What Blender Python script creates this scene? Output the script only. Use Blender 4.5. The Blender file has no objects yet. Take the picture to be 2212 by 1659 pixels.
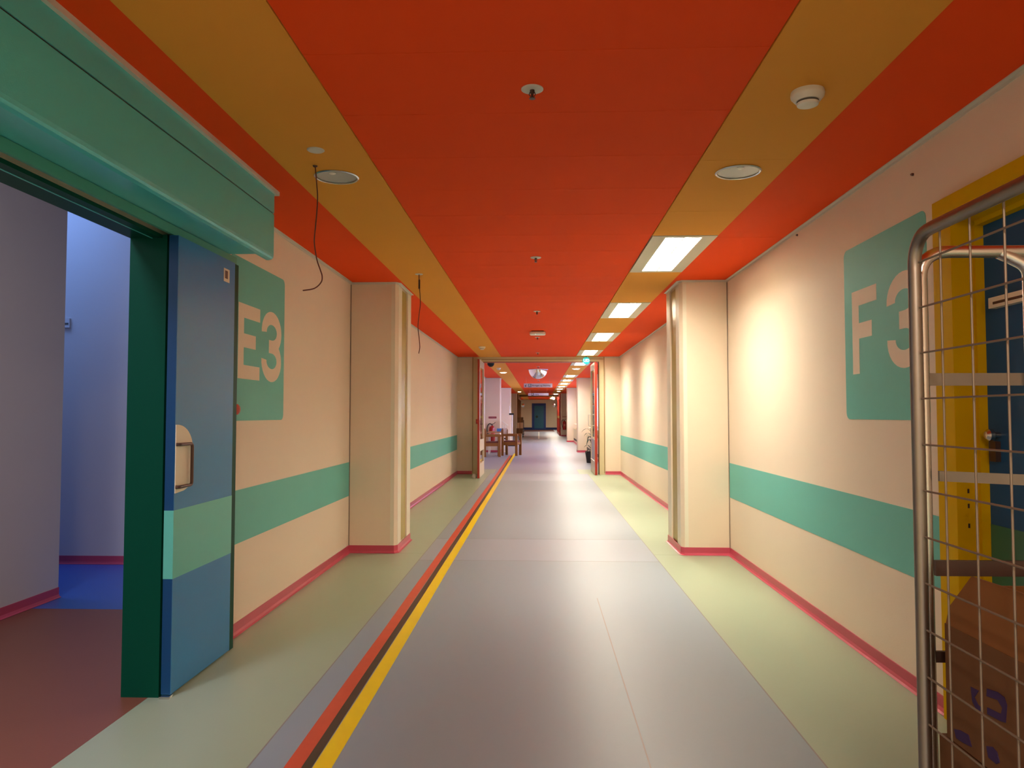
import bpy, bmesh, math, random
from mathutils import Vector, Matrix
random.seed(7)
S = bpy.context.scene
COL = S.collection
PI = math.pi

# ------------------------------------------------------------------ camera
YAW, PITCH, ROLL, CZ = 0.03661, 0.04108, -0.00011, 1.27167
fwd = Vector((-math.sin(YAW)*math.cos(PITCH), math.cos(YAW)*math.cos(PITCH), math.sin(PITCH)))
rgt = Vector((math.cos(YAW), math.sin(YAW), 0)); upv = rgt.cross(fwd)
r_ = math.cos(ROLL)*rgt + math.sin(ROLL)*upv; u_ = -math.sin(ROLL)*rgt + math.cos(ROLL)*upv
cam = bpy.data.cameras.new('camera'); cam.sensor_width = 36; cam.lens = 1598.23/2212*36
cam.clip_start = 0.05; cam.clip_end = 200
co = bpy.data.objects.new('camera', cam); COL.objects.link(co)
M = Matrix((r_, u_, -fwd)).transposed().to_4x4(); M.translation = (0, 0, CZ); co.matrix_world = M
S.camera = co

# ------------------------------------------------------------------ world, exposure, lights
S.view_settings.view_transform = 'Standard'; S.view_settings.look = 'None'
S.view_settings.gamma = 1; S.view_settings.use_curve_mapping = False
S.view_settings.exposure = 0.76
W = bpy.data.worlds.new('dusk_sky'); S.world = W; W.use_nodes = True
bg = W.node_tree.nodes['Background']; bg.inputs[0].default_value = (0.36, 0.42, 0.95, 1); bg.inputs[1].default_value = 0.8
LAMP_COL = (1.0, 0.86, 0.66)
LAMP_W = 7.5           # area light in each lit lamp
LAMP_EMIT = 36.0
DOWN_W = 6.0
DAY_COL = (0.45, 0.52, 1.0)
LAMP_Y = [5.06, 8.10, 11.10, 14.10, 17.20, 23.10, 26.10, 29.10, 32.10, 35.10, 44.2, 47.2, 50.2, 54.2, 57.2]  # last two are extra lamps added to brighten the end wall
LAMP_LEN, LAMP_X0, LAMP_X1 = 1.30, 0.777, 1.229

def area(name, loc, rot, sx, sy, w, col, spread=PI):
    l = bpy.data.lights.new(name, 'AREA'); l.shape = 'RECTANGLE'; l.size = sx; l.size_y = sy
    l.energy = w; l.color = col; l.spread = spread
    o = bpy.data.objects.new(name, l); COL.objects.link(o); o.location = loc; o.rotation_euler = rot
    return o
for i, y in enumerate(LAMP_Y):
    area('lamp_or_fill_light', ((LAMP_X0+LAMP_X1)/2, y+LAMP_LEN/2, 2.487), (0, 0, 0), 0.24, 1.15, LAMP_W*(1.45 if 0 < i < 4 else 1.0), LAMP_COL, math.radians(108))
# daylight through the windows of the far bays and the skylight over the side lobby
area('window_light', (2.05, 21.0, 1.5), (0, PI/2, 0), 1.2, 6.5, 130, DAY_COL)
area('window_light', (2.05, 30.2, 1.5), (0, PI/2, 0), 1.2, 6.5, 190, DAY_COL)
area('skylight_light', (-4.6, 5.58, 3.56), (0, 0, 0), 1.7, 0.8, 17, (0.18, 0.40, 1.0))
# the corridor goes on behind the viewer; unseen fills added to brighten near surfaces
area('lamp_or_fill_light', (0.6, -4.0, 2.487), (0, 0, 0), 0.24, 1.15, 80, LAMP_COL)
area('lamp_or_fill_light', (-0.1, -1.2, 2.487), (0, 0, 0), 0.24, 1.15, 56, LAMP_COL)
area('lobby_fill', (-2.5, 1.2, 3.38), (0, 0, 0), 0.6, 1.2, 44, (0.80, 0.82, 1.0))  # unseen fill added to brighten the lobby's left wall

# ------------------------------------------------------------------ materials
def lin(c):
    return tuple(((v/255)/12.92 if v/255 <= 0.04045 else ((v/255+0.055)/1.055)**2.4) for v in c)
MATS = {}
def mat(name, col, rough=0.6, metal=0.0, var=0.0, vscale=3.0, bump=0.0, bscale=200.0, spec=0.5, coat=0.0,
        emit=None, estr=0.0, trans=0.0, ior=1.45, alpha=1.0, rvar=0.0):
    if name in MATS: return MATS[name]
    m = bpy.data.materials.new(name); m.use_nodes = True; nt = m.node_tree
    b = nt.nodes['Principled BSDF']
    b.inputs['Base Color'].default_value = (*col, 1); b.inputs['Roughness'].default_value = rough
    b.inputs['Metallic'].default_value = metal; b.inputs['Specular IOR Level'].default_value = spec
    b.inputs['Coat Weight'].default_value = coat; b.inputs['IOR'].default_value = ior
    b.inputs['Transmission Weight'].default_value = trans; b.inputs['Alpha'].default_value = alpha
    if emit:
        b.inputs['Emission Color'].default_value = (*emit, 1); b.inputs['Emission Strength'].default_value = estr
    geo = None
    if var or bump or rvar:
        geo = nt.nodes.new('ShaderNodeNewGeometry')
    if var:
        n = nt.nodes.new('ShaderNodeTexNoise'); n.inputs['Scale'].default_value = vscale; n.inputs['Detail'].default_value = 6
        n.inputs['Roughness'].default_value = 0.6
        nt.links.new(geo.outputs['Position'], n.inputs['Vector'])
        mx = nt.nodes.new('ShaderNodeMix'); mx.data_type = 'RGBA'
        mx.inputs['A'].default_value = (*[max(0, v*(1-var)) for v in col], 1)
        mx.inputs['B'].default_value = (*[min(1, v*(1+var)) for v in col], 1)
        nt.links.new(n.outputs['Fac'], mx.inputs['Factor']); nt.links.new(mx.outputs['Result'], b.inputs['Base Color'])
        if rvar:
            mr = nt.nodes.new('ShaderNodeMapRange'); mr.inputs['To Min'].default_value = max(0.02, rough-rvar); mr.inputs['To Max'].default_value = rough+rvar
            nt.links.new(n.outputs['Fac'], mr.inputs['Value']); nt.links.new(mr.outputs['Result'], b.inputs['Roughness'])
    if bump:
        n2 = nt.nodes.new('ShaderNodeTexNoise'); n2.inputs['Scale'].default_value = bscale; n2.inputs['Detail'].default_value = 3
        nt.links.new(geo.outputs['Position'], n2.inputs['Vector'])
        bp = nt.nodes.new('ShaderNodeBump'); bp.inputs['Strength'].default_value = bump; bp.inputs['Distance'].default_value = 0.002
        nt.links.new(n2.outputs['Fac'], bp.inputs['Height']); nt.links.new(bp.outputs['Normal'], b.inputs['Normal'])
    MATS[name] = m
    return m

WALL = mat('wall_paint', (0.82, 0.70, 0.56), 0.62, var=0.035, vscale=1.3, bump=0.25, bscale=160, spec=0.3)
PILL = mat('pillar_paint', (0.80, 0.68, 0.53), 0.55, var=0.03, vscale=2, bump=0.2, bscale=160, spec=0.3)
WHITEP = mat('white_edge_paint', (0.80, 0.76, 0.62), 0.45, var=0.03, vscale=4)
TEAL = mat('teal_paint', (0.15, 0.50, 0.44), 0.55, var=0.04, vscale=1.5, bump=0.25, bscale=160, spec=0.35)
RED = mat('ceiling_red', (0.86, 0.072, 0.0075), 0.75, var=0.03, vscale=0.8, bump=0.15, bscale=300, spec=0.12)
YEL = mat('ceiling_ochre', (0.78, 0.33, 0.045), 0.75, var=0.03, vscale=0.8, bump=0.15, bscale=300, spec=0.12)
VOID = mat('ceiling_void', (0.10, 0.03, 0.02), 0.9)
GREY = mat('vinyl_grey', (0.265, 0.325, 0.39), 0.38, bump=0.06, bscale=90, spec=0.4)
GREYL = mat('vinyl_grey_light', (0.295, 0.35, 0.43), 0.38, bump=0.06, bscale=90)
GREYB = mat('vinyl_grey_far', (0.26, 0.30, 0.38), 0.36, bump=0.05, bscale=60)
GREEN = mat('vinyl_green', (0.34, 0.42, 0.30), 0.34, var=0.05, vscale=2.0, bump=0.12, bscale=90, rvar=0.05)
TERRA = mat('vinyl_terracotta', (0.22, 0.078, 0.048), 0.4, var=0.05, vscale=2.0, bump=0.1, bscale=90)
BLUEF = mat('vinyl_blue', (0.04, 0.12, 0.42), 0.35, var=0.05, vscale=2.0, bump=0.1, bscale=90)
WELD = mat('weld_line', (0.25, 0.22, 0.21), 0.4)
SKIRT = mat('skirting_red', (0.52, 0.07, 0.12), 0.32, var=0.04, vscale=3)
SKIRTN = mat('skirting_navy', (0.012, 0.03, 0.16), 0.4)
SLAB = mat('slab', (0.30, 0.28, 0.26), 0.8)
TRIM = mat('trim_grey', (0.64, 0.60, 0.52), 0.4)
OLIVE = mat('olive_gloss', (0.42, 0.33, 0.075), 0.36)
DARK = mat('dark_joint', (0.10, 0.085, 0.07), 0.7)
TAPER = mat('tape_red', (0.60, 0.075, 0.035), 0.38, var=0.12, vscale=9)
TAPEB = mat('tape_brown_black', (0.055, 0.035, 0.025), 0.42, var=0.3, vscale=9)
TAPEY = mat('tape_yellow', (0.88, 0.64, 0.0), 0.38, var=0.05, vscale=9)
GLINTW = mat('glint_white', (0.85, 0.82, 0.75), 0.4)
TAPEL = mat('tape_lavender', (0.14, 0.15, 0.34), 0.35)
HDR = mat('header_green', (0.08, 0.55, 0.55), 0.28, var=0.02, vscale=2, bump=0.25, bscale=220, coat=0.25)
RAIL = mat('rail_green', (0.07, 0.36, 0.26), 0.35)
JAMB = mat('jamb_green', (0.001, 0.06, 0.035), 0.4, spec=0.12, var=0.03, vscale=2)
LEAFB = mat('leaf_blue', (0.03, 0.22, 0.50), 0.30, spec=0.35, bump=0.1, bscale=200)
LEAFE = mat('leaf_edge_blue', (0.002, 0.055, 0.17), 0.35)
LEAFT = mat('leaf_teal', (0.11, 0.50, 0.42), 0.3)
CREAM = mat('cream_plate', (0.80, 0.72, 0.56), 0.3)
STEEL = mat('brushed_steel', (0.62, 0.60, 0.57), 0.26, metal=1.0, bump=0.05, bscale=300)
WIRE = mat('mesh_wire', (0.24, 0.19, 0.15), 0.5, metal=0.5)
STEELD = mat('steel_worn', (0.30, 0.265, 0.235), 0.38, metal=1.0, var=0.12, vscale=18)
DKMET = mat('dark_metal', (0.10, 0.06, 0.05), 0.35, metal=0.6)
BLACK = mat('black_plastic', (0.015, 0.014, 0.015), 0.45)
WHITE = mat('white_plastic', (0.78, 0.74, 0.66), 0.4)
WHITEG = mat('white_grey_plastic', (0.60, 0.58, 0.53), 0.45)
REDP = mat('red_plastic', (0.50, 0.06, 0.03), 0.35)
YFR = mat('frame_yellow', (0.62, 0.38, 0.0), 0.6, spec=0.08, var=0.04, vscale=6, bump=0.1, bscale=120)
DBLUE = mat('door_navy', (0.010, 0.080, 0.20), 0.4, spec=0.25)
DGREEN = mat('door_band_green', (0.03, 0.16, 0.09), 0.35)
BEIGE = mat('frame_beige', (0.64, 0.53, 0.33), 0.42)
GROOVE = mat('groove_brown', (0.24, 0.12, 0.03), 0.6)
FRED = mat('fire_door_red', (0.34, 0.022, 0.008), 0.35)
FCREAM = mat('fire_door_cream', (0.66, 0.56, 0.38), 0.35)
KICK = mat('kick_plate', (0.42, 0.42, 0.44), 0.3, metal=0.7)
GLASS = mat('glass', (0.9, 0.93, 0.9), 0.02, trans=1.0, ior=1.45)
MIRROR = mat('mirror', (0.88, 0.88, 0.9), 0.03, metal=1.0)
LFRAME = mat('lamp_frame', (0.62, 0.58, 0.46), 0.45)
LGLOW = mat('lamp_glow', (0.9, 0.85, 0.7), 0.5, emit=(1.0, 0.93, 0.78), estr=LAMP_EMIT)
LOUV = mat('louvre', (0.85, 0.82, 0.74), 0.3)
DGLOW = mat('downlight_glow', (0.9, 0.85, 0.7), 0.5, emit=(1.0, 0.90, 0.70), estr=14)
DOFF = mat('downlight_off', (0.36, 0.40, 0.40), 0.25)
WOOD = mat('beech', (0.24, 0.095, 0.017), 0.45, var=0.18, vscale=7)
WOODT = mat('beech_top', (0.46, 0.25, 0.13), 0.4, var=0.1, vscale=7)
SEATF = mat('seat_fabric', (0.16, 0.05, 0.05), 0.85)
CARD = mat('cardboard', (0.125, 0.052, 0.017), 0.8, var=0.1, vscale=7, bump=0.2, bscale=90)
CARDL = mat('cardboard_inner', (0.20, 0.075, 0.018), 0.8, var=0.08, vscale=7)
INK = mat('ink_violet', (0.035, 0.016, 0.085), 0.8)
EXT = mat('extinguisher_red', (0.42, 0.016, 0.012), 0.26, coat=0.3)
SIGNW = mat('sign_white', (0.5, 0.46, 0.48), 0.4)
SIGNR = mat('sign_red', (0.30, 0.02, 0.03), 0.45)
SIGNI = mat('sign_icon_grey', (0.14, 0.19, 0.22), 0.4)
LEAFP = mat('plant_leaf', (0.02, 0.05, 0.03), 0.5)
LEAFC = mat('exit_cyan', (0.01, 0.25, 0.25), 0.4, emit=(0.04, 0.80, 0.78), estr=0.42)
EXITW = mat('exit_letter', (0.9, 0.95, 0.95), 0.4, emit=(0.75, 1.0, 0.95), estr=1.0)
EXITN = mat('exit_white', (0.9, 0.9, 0.85), 0.4, emit=(1.0, 0.97, 0.85), estr=2.5)
NAVYB = mat('navy_globe', (0.008, 0.022, 0.06), 0.35)
ENDBL = mat('end_door_frame', (0.01, 0.045, 0.24), 0.4)
ENDTL = mat('end_door_leaf', (0.015, 0.13, 0.24), 0.4)
EWALL = mat('end_wall', (0.85, 0.74, 0.55), 0.65)
GREENY = mat('door_strip_green', (0.25, 0.34, 0.02), 0.5)
LOBBY = mat('lobby_wall', (0.60, 0.56, 0.55), 0.65, bump=0.2, bscale=160)
MATB = mat('door_mat', (0.07, 0.025, 0.02), 0.8)
PAPERB = mat('paper_blue', (0.05, 0.22, 0.60), 0.5)

# ------------------------------------------------------------------ helpers
def link(name, bm, m, parent=None, smooth=False, bevel=0.0, seg=2):
    if bevel:
        bmesh.ops.bevel(bm, geom=[e for e in bm.edges if e.calc_face_angle(0) > 0.6], offset=bevel, segments=seg, profile=0.5, affect='EDGES', clamp_overlap=True)
    me = bpy.data.meshes.new(name); bm.to_mesh(me); bm.free()
    ms = m if isinstance(m, (list, tuple)) else [m]
    for x in ms: me.materials.append(x)
    if smooth:
        for p in me.polygons: p.use_smooth = True
        try: me.set_sharp_from_angle(angle=math.radians(35))
        except Exception: pass
    o = bpy.data.objects.new(name, me); COL.objects.link(o)
    if parent:
        o.parent = parent; o.matrix_parent_inverse = parent.matrix_world.inverted()
    return o
def tag(o, label=None, cat=None, group=None, kind=None):
    if label: o['label'] = label
    if cat: o['category'] = cat
    if group: o['group'] = group
    if kind: o['kind'] = kind
    return o
def thing(name, label, cat, loc=(0, 0, 0), group=None, kind=None):
    o = bpy.data.objects.new(name, None); COL.objects.link(o); o.location = loc
    o.matrix_world = Matrix.Translation(loc); o.empty_display_size = 0.05
    return tag(o, label, cat, group, kind)
def fbox(bm, x0, x1, y0, y1, z0, z1, mi=0):
    v = [bm.verts.new((x, y, z)) for z in (z0, z1) for y in (y0, y1) for x in (x0, x1)]
    for f in ((0, 2, 3, 1), (4, 5, 7, 6), (0, 1, 5, 4), (2, 6, 7, 3), (0, 4, 6, 2), (1, 3, 7, 5)):
        fc = bm.faces.new([v[i] for i in f]); fc.material_index = mi
    return v
def box(name, x0, x1, y0, y1, z0, z1, m, parent=None, bevel=0.0, seg=2):
    bm = bmesh.new(); fbox(bm, min(x0, x1), max(x0, x1), min(y0, y1), max(y0, y1), min(z0, z1), max(z0, z1))
    return link(name, bm, m, parent, bevel=bevel, seg=seg, smooth=bevel > 0)
def lathe(bm, prof, cx, cy, n=24, cap=True, mi=0):
    """prof = [(r, z)...] about the vertical through (cx, cy)"""
    rings = []
    for r, z in prof:
        if r < 1e-6: rings.append([bm.verts.new((cx, cy, z))])
        else: rings.append([bm.verts.new((cx+r*math.cos(2*PI*i/n), cy+r*math.sin(2*PI*i/n), z)) for i in range(n)])
    for a, b in zip(rings, rings[1:]):
        for i in range(n):
            j = (i+1) % n
            vs = [a[i % len(a)], a[j % len(a)], b[j % len(b)], b[i % len(b)]]
            q = []
            for v in vs:
                if v not in q: q.append(v)
            if len(q) >= 3:
                f = bm.faces.new(q); f.material_index = mi
    if cap:
        for rg in (rings[0], rings[-1]):
            if len(rg) > 2:
                f = bm.faces.new(rg); f.material_index = mi
    bmesh.ops.recalc_face_normals(bm, faces=bm.faces)
def tube(bm, pts, r, n=10, mi=0, flat=None):
    pts = [Vector(p) for p in pts]; rings = []
    t0 = (pts[1]-pts[0]).normalized(); ref = Vector((0, 0, 1)) if abs(t0.z) < 0.9 else Vector((1, 0, 0))
    nrm = t0.cross(ref).normalized()
    for i, p in enumerate(pts):
        if i == 0: t = t0
        elif i == len(pts)-1: t = (pts[i]-pts[i-1]).normalized()
        else: t = ((pts[i+1]-p).normalized()+(p-pts[i-1]).normalized()).normalized()
        nrm = (nrm - t*nrm.dot(t)).normalized(); bn = t.cross(nrm)
        rr = r[i] if isinstance(r, (list, tuple)) else r
        rings.append([bm.verts.new(p + nrm*rr*math.cos(2*PI*k/n) + bn*rr*math.sin(2*PI*k/n)) for k in range(n)])
    for a, b in zip(rings, rings[1:]):
        for k in range(n):
            f = bm.faces.new((a[k], a[(k+1) % n], b[(k+1) % n], b[k])); f.material_index = mi
    bm.faces.new(list(reversed(rings[0]))).material_index = mi; bm.faces.new(rings[-1]).material_index = mi
def round_path(pts, r, n=6):
    """polyline with filleted corners"""
    pts = [Vector(p) for p in pts]; out = [pts[0]]
    for a, b, c in zip(pts, pts[1:], pts[2:]):
        u = (a-b).normalized(); v = (c-b).normalized(); ang = u.angle(v)
        d = min(r/math.tan(ang/2), (a-b).length*0.49, (c-b).length*0.49)
        p, q = b+u*d, b+v*d
        for i in range(n+1):
            t = i/n; out.append((1-t)**2*p+2*t*(1-t)*b+t*t*q)
    out.append(pts[-1]); return out
def tubeobj(name, pts, r, m, parent=None, n=10):
    bm = bmesh.new(); tube(bm, pts, r, n); return link(name, bm, m, parent, smooth=True)
def prism(bm, poly, fn, h0, h1, mi=0):
    """poly in 2D (a, b); fn(a, b, h) -> 3D"""
    A = [bm.verts.new(fn(a, b, h0)) for a, b in poly]; B = [bm.verts.new(fn(a, b, h1)) for a, b in poly]
    n = len(poly)
    bm.faces.new(A).material_index = mi; bm.faces.new(list(reversed(B))).material_index = mi
    for i in range(n):
        bm.faces.new((A[i], B[i], B[(i+1) % n], A[(i+1) % n])).material_index = mi
    bmesh.ops.recalc_face_normals(bm, faces=bm.faces)
def rrect(a0, a1, b0, b1, r, n=6, corners=(1, 1, 1, 1)):
    out = []
    for (cx, cy, s, k) in ((a1-r, b0+r, -PI/2, 0), (a1-r, b1-r, 0, 1), (a0+r, b1-r, PI/2, 2), (a0+r, b0+r, PI, 3)):
        if corners[k]:
            out += [(cx+r*math.cos(s+PI/2*i/n), cy+r*math.sin(s+PI/2*i/n)) for i in range(n+1)]
        else:
            out.append((a1 if k < 2 else a0, b0 if k in (0, 3) else b1))
    return out
def wall_grid(name, axis, c0, c1, a0, a1, z0, z1, holes, m, kind='structure', parent=None):
    """one solid wall slab between c0..c1 on AXIS, spanning a0..a1 along the other axis, with rectangular openings"""
    As = sorted({a0, a1, *[h[0] for h in holes], *[h[1] for h in holes]}); Zs = sorted({z0, z1, *[h[2] for h in holes], *[h[3] for h in holes]})
    inh = lambda i, j: not any(h[0] <= (As[i]+As[i+1])/2 <= h[1] and h[2] <= (Zs[j]+Zs[j+1])/2 <= h[3] for h in holes)
    bm = bmesh.new(); vs = {}
    def V(c, i, j):
        k = (c, i, j)
        if k not in vs:
            p = (c, As[i], Zs[j]) if axis == 'x' else (As[i], c, Zs[j]) if axis == 'y' else (As[i], Zs[j], c); vs[k] = bm.verts.new(p)
        return vs[k]
    na, nz = len(As)-1, len(Zs)-1
    ok = lambda i, j: 0 <= i < na and 0 <= j < nz and inh(i, j)
    for i in range(na):
        for j in range(nz):
            if not ok(i, j): continue
            for c in (c0, c1): bm.faces.new((V(c, i, j), V(c, i+1, j), V(c, i+1, j+1), V(c, i, j+1)))
            if not ok(i-1, j): bm.faces.new((V(c0, i, j), V(c1, i, j), V(c1, i, j+1), V(c0, i, j+1)))
            if not ok(i+1, j): bm.faces.new((V(c0, i+1, j), V(c1, i+1, j), V(c1, i+1, j+1), V(c0, i+1, j+1)))
            if not ok(i, j-1): bm.faces.new((V(c0, i, j), V(c1, i, j), V(c1, i+1, j), V(c0, i+1, j)))
            if not ok(i, j+1): bm.faces.new((V(c0, i, j+1), V(c1, i, j+1), V(c1, i+1, j+1), V(c0, i+1, j+1)))
    bmesh.ops.recalc_face_normals(bm, faces=bm.faces)
    return tag(link(name, bm, m, parent), kind=kind)
def text_mesh(name, s, size, m, mw, parent, bold=0.0, align='LEFT'):
    c = bpy.data.curves.new(name, 'FONT'); c.body = s; c.size = size; c.extrude = 0.0008; c.offset = bold; c.align_x = align
    o = bpy.data.objects.new(name, c); COL.objects.link(o)
    bpy.context.view_layer.update()
    me = bpy.data.meshes.new_from_object(o); bpy.data.objects.remove(o)
    me.materials.clear(); me.materials.append(m)
    k = bpy.data.objects.new(name, me); k['kind'] = 'stuff'; COL.objects.link(k); me.transform(mw)
    if parent: k.parent = parent; k.matrix_parent_inverse = parent.matrix_world.inverted()
    return k
def copy_tree(o, parent=None):
    c = o.copy(); COL.objects.link(c); mpi = o.matrix_parent_inverse.copy()
    c.parent = parent; c.matrix_parent_inverse = mpi
    for ch in list(o.children): copy_tree(ch, c)
    return c
ST = 'structure'

# ------------------------------------------------------------------ dimensions
XL, XR, PL, PR, H = -1.754, 1.7235, -1.31, 1.29, 2.5
Y1, Y1E, YP, YPE, YEND, YB = 6.80, 7.50, 15.77, 15.90, 61.5, -7.0
TZ = 0.12

# ------------------------------------------------------------------ floor
floor = tag(box('floor', -7.2, 3.0, YB-0.2, YEND+0.2, -0.15, -0.004, SLAB), kind=ST)
def sheet(name, x0, x1, y0, y1, m): return box(name, x0, x1, y0, y1, -0.004, 0.0, m, floor)
GL, GR = -1.052, 1.035
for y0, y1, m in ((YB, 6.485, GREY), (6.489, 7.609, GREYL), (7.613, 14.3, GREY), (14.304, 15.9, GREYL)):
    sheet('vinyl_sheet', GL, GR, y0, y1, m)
sheet('vinyl_sheet', XL-0.1, XR+0.12, 17.204, YEND, GREYB)
sheet('vinyl_sheet', -0.98, 0.86, 15.904, 17.2, GREYB)
for y0, y1 in ((YB, 6.80), (6.804, 15.9)):
    sheet('vinyl_border', XL-0.005, GL-0.003, y0, y1, GREEN)
    sheet('vinyl_border', GR+0.003, XR+0.02, y0, y1, GREEN)
sheet('vinyl_border', XL-0.1, -0.983, 15.904, 17.2, GREEN)
sheet('vinyl_border', 0.863, XR+0.12, 15.904, 17.2, GREEN)
box('weld_line', 0.3965, 0.4025, YB, 5.2, 0.0, 0.0006, WELD, floor)
for y in (6.487, 7.611): box('weld_line', GL, GR, y-0.003, y+0.003, 0.0, 0.0005, WELD, floor)
box('weld_line', GL-0.004, GL+0.002, YB, 15.9, 0.0, 0.0004, WELD, floor)
box('weld_line', GR-0.002, GR+0.004, YB, 15.9, 0.0, 0.0004, WELD, floor)
sheet('vinyl_sheet', -7.0, XL-0.006, YB, 4.79, TERRA)
sheet('vinyl_sheet', -7.0, XL-0.13, 4.795, 6.22, BLUEF)

def tape(name, label, x0, x1, y0, y1, m, z=0.001):
    bm = bmesh.new(); n = max(2, int((y1-y0)/0.9)); L = []
    for i in range(n+1):
        y = y0+(y1-y0)*i/n; w = (random.random()-0.5)*0.006
        L.append((bm.verts.new((x0+w, y, z)), bm.verts.new((x1+w, y, z)), bm.verts.new((x0+w, y, 0)), bm.verts.new((x1+w, y, 0))))
    for a, b in zip(L, L[1:]):
        bm.faces.new((a[0], a[1], b[1], b[0])); bm.faces.new((a[2], a[0], b[0], b[2])); bm.faces.new((a[1], a[3], b[3], b[1]))
    bm.faces.new((L[0][2], L[0][3], L[0][1], L[0][0])); bm.faces.new((L[-1][0], L[-1][1], L[-1][3], L[-1][2]))
    bmesh.ops.recalc_face_normals(bm, faces=bm.faces)
    return tag(link(name, bm, m), label, 'floor tape')
tape('floor_tape_or_glint', 'red guide tape along the grey floor, outermost of the three stripes', -0.921, -0.857, -2, 23.0, TAPER)
tape('floor_tape_or_glint', 'dark brown guide tape between the red and yellow floor stripes', -0.856, -0.818, -2, 23.0, TAPEB)
tape('floor_tape_or_glint', 'bright yellow guide tape along the grey floor', -0.817, -0.748, -2, 24.2, TAPEY)
tape('floor_tape_or_glint', 'thin white reflection streak painted on the far floor before the blue door', -0.055, 0.015, 38.6, 54, GLINTW, 0.0012)  # white strip laid flat as a painted floor reflection
tape('floor_tape_or_glint', 'short faded lavender strip on the far floor', 0.575, 0.645, 22.7, 28.6, TAPEL, 0.0012)

# ------------------------------------------------------------------ ceiling
ceil = wall_grid('ceiling', 'z', 3.42, 3.5, -7.2, 3.0, YB-0.2, YEND+0.2, [(-5.46, -3.74, 5.16, 6.0)], SLAB)
# suspended panels
def panel(x0, x1, y0, y1, m, dz=0.0):
    return box('ceiling_panel', x0+0.0015, x1-0.0015, y0+0.001, y1-0.001, H+dz, H+0.016+dz, m, ceil)
box('panel_backing', XL-0.05, XR+0.2, YB, YEND, H+0.06, H+0.07, VOID, ceil)
y = 5.031-0.5155*24
k = 0
while y < YP-0.1:
    y1 = min(y+0.5155, YP)
    if y1 > YB: panel(-0.807, 0.777, max(y, YB), y1, RED)
    y += 0.5155
y = YP
while y < YEND:
    panel(-0.807, 0.777, y, min(y+3.0, YEND), RED); y += 3.0
y = YB
for a, b in ((YB, -4), (-4, -1), (-1, 2.06), (2.06, 5.15), (5.15, 8.2), (8.2, 11.2), (11.2, 14.2), (14.2, YP)) + tuple((YP+3*i, min(YP+3*i+3, YEND)) for i in range(16)):
    if b <= a: continue
    panel(-1.269, -0.807, a, b, YEL, -0.004)
    panel(XL-0.02, -1.269, a, b, RED); panel(1.229, XR+0.1, a, b, RED)
cuts = [YB, -4.65, -3.35, 0.55, 2.05, 3.554, 4.455]
for a, b in zip(cuts, cuts[1:]):
    if (a, b) != (-4.65, -3.35): panel(LAMP_X0, LAMP_X1, a, b, YEL, -0.004)
prev = 4.455
for ly in LAMP_Y:
    a = prev
    while ly-a > 3.2: panel(LAMP_X0, LAMP_X1, a, a+1.5, YEL, -0.004); a += 1.5
    panel(LAMP_X0, LAMP_X1, a, ly, YEL, -0.004); prev = ly+LAMP_LEN
a = prev
while a < YEND: panel(LAMP_X0, LAMP_X1, a, min(a+3, YEND), YEL, -0.004); a += 3

# ------------------------------------------------------------------ walls
wl = wall_grid('wall_left', 'x', XL, XL-TZ, YB, YP, 0, H+0.03, [(1.6, 3.33, 0, 2.09)], WALL)
wr = wall_grid('wall_right', 'x', XR, XR+0.25, YB, YP, 0, H+0.03, [(2.05, 3.14, 0, 2.09)], WALL)
wlf = wall_grid('wall_left_far', 'x', XL-0.06, XL-0.2, YPE, YEND, 0, H+0.03, [], WALL)
wrf = wall_grid('wall_right_far', 'x', XR+0.08, XR+0.22, YPE, YEND, 0, H+0.03, [(17.6, 24.3, 0.85, 2.15), (26.4, 33.7, 0.85, 2.15)], WALL)
we = wall_grid('wall_end', 'y', YEND, YEND+0.15, -2.2, 2.2, 0, H+0.03, [], EWALL)
wb = wall_grid('wall_back', 'y', YB-0.15, YB, -7, 2.2, 0, 3.42, [], WALL)
# painted bands
def band(parent, x0, x1, y0, y1): return box('painted_band', x0, x1, y0, y1, 0.522, 0.832, TEAL, parent)
band(wl, XL, XL+0.0015, 3.34, Y1); band(wl, XL, XL+0.0015, Y1E, YP); band(wl, XL, XL+0.0015, YB, 1.6)
band(wr, XR-0.0015, XR, 3.22, Y1); band(wr, XR-0.0015, XR, Y1E, YP); band(wr, XR-0.0015, XR, YB, 1.9)

# side lobby behind the sliding door
wall_grid('wall_lobby_left', 'x', -3.35, -3.5, YB, 5.09, 0, 3.42, [], LOBBY)
wall_grid('wall_lobby_back', 'y', 6.22, 6.37, -7, XL-TZ, 0, 3.42, [], LOBBY)
wall_grid('wall_lobby_far', 'x', -7.0, -7.15, 5.0, 6.4, 0, 3.42, [], LOBBY)
wall_grid('wall_lobby_front', 'y', 4.94, 5.09, -7.0, -3.5, 0, 3.42, [], LOBBY)
wall_grid('wall_lobby_upper', 'x', XL-0.10, XL-0.12, YB, 6.3, H+0.03, 3.42, [], LOBBY)

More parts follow.
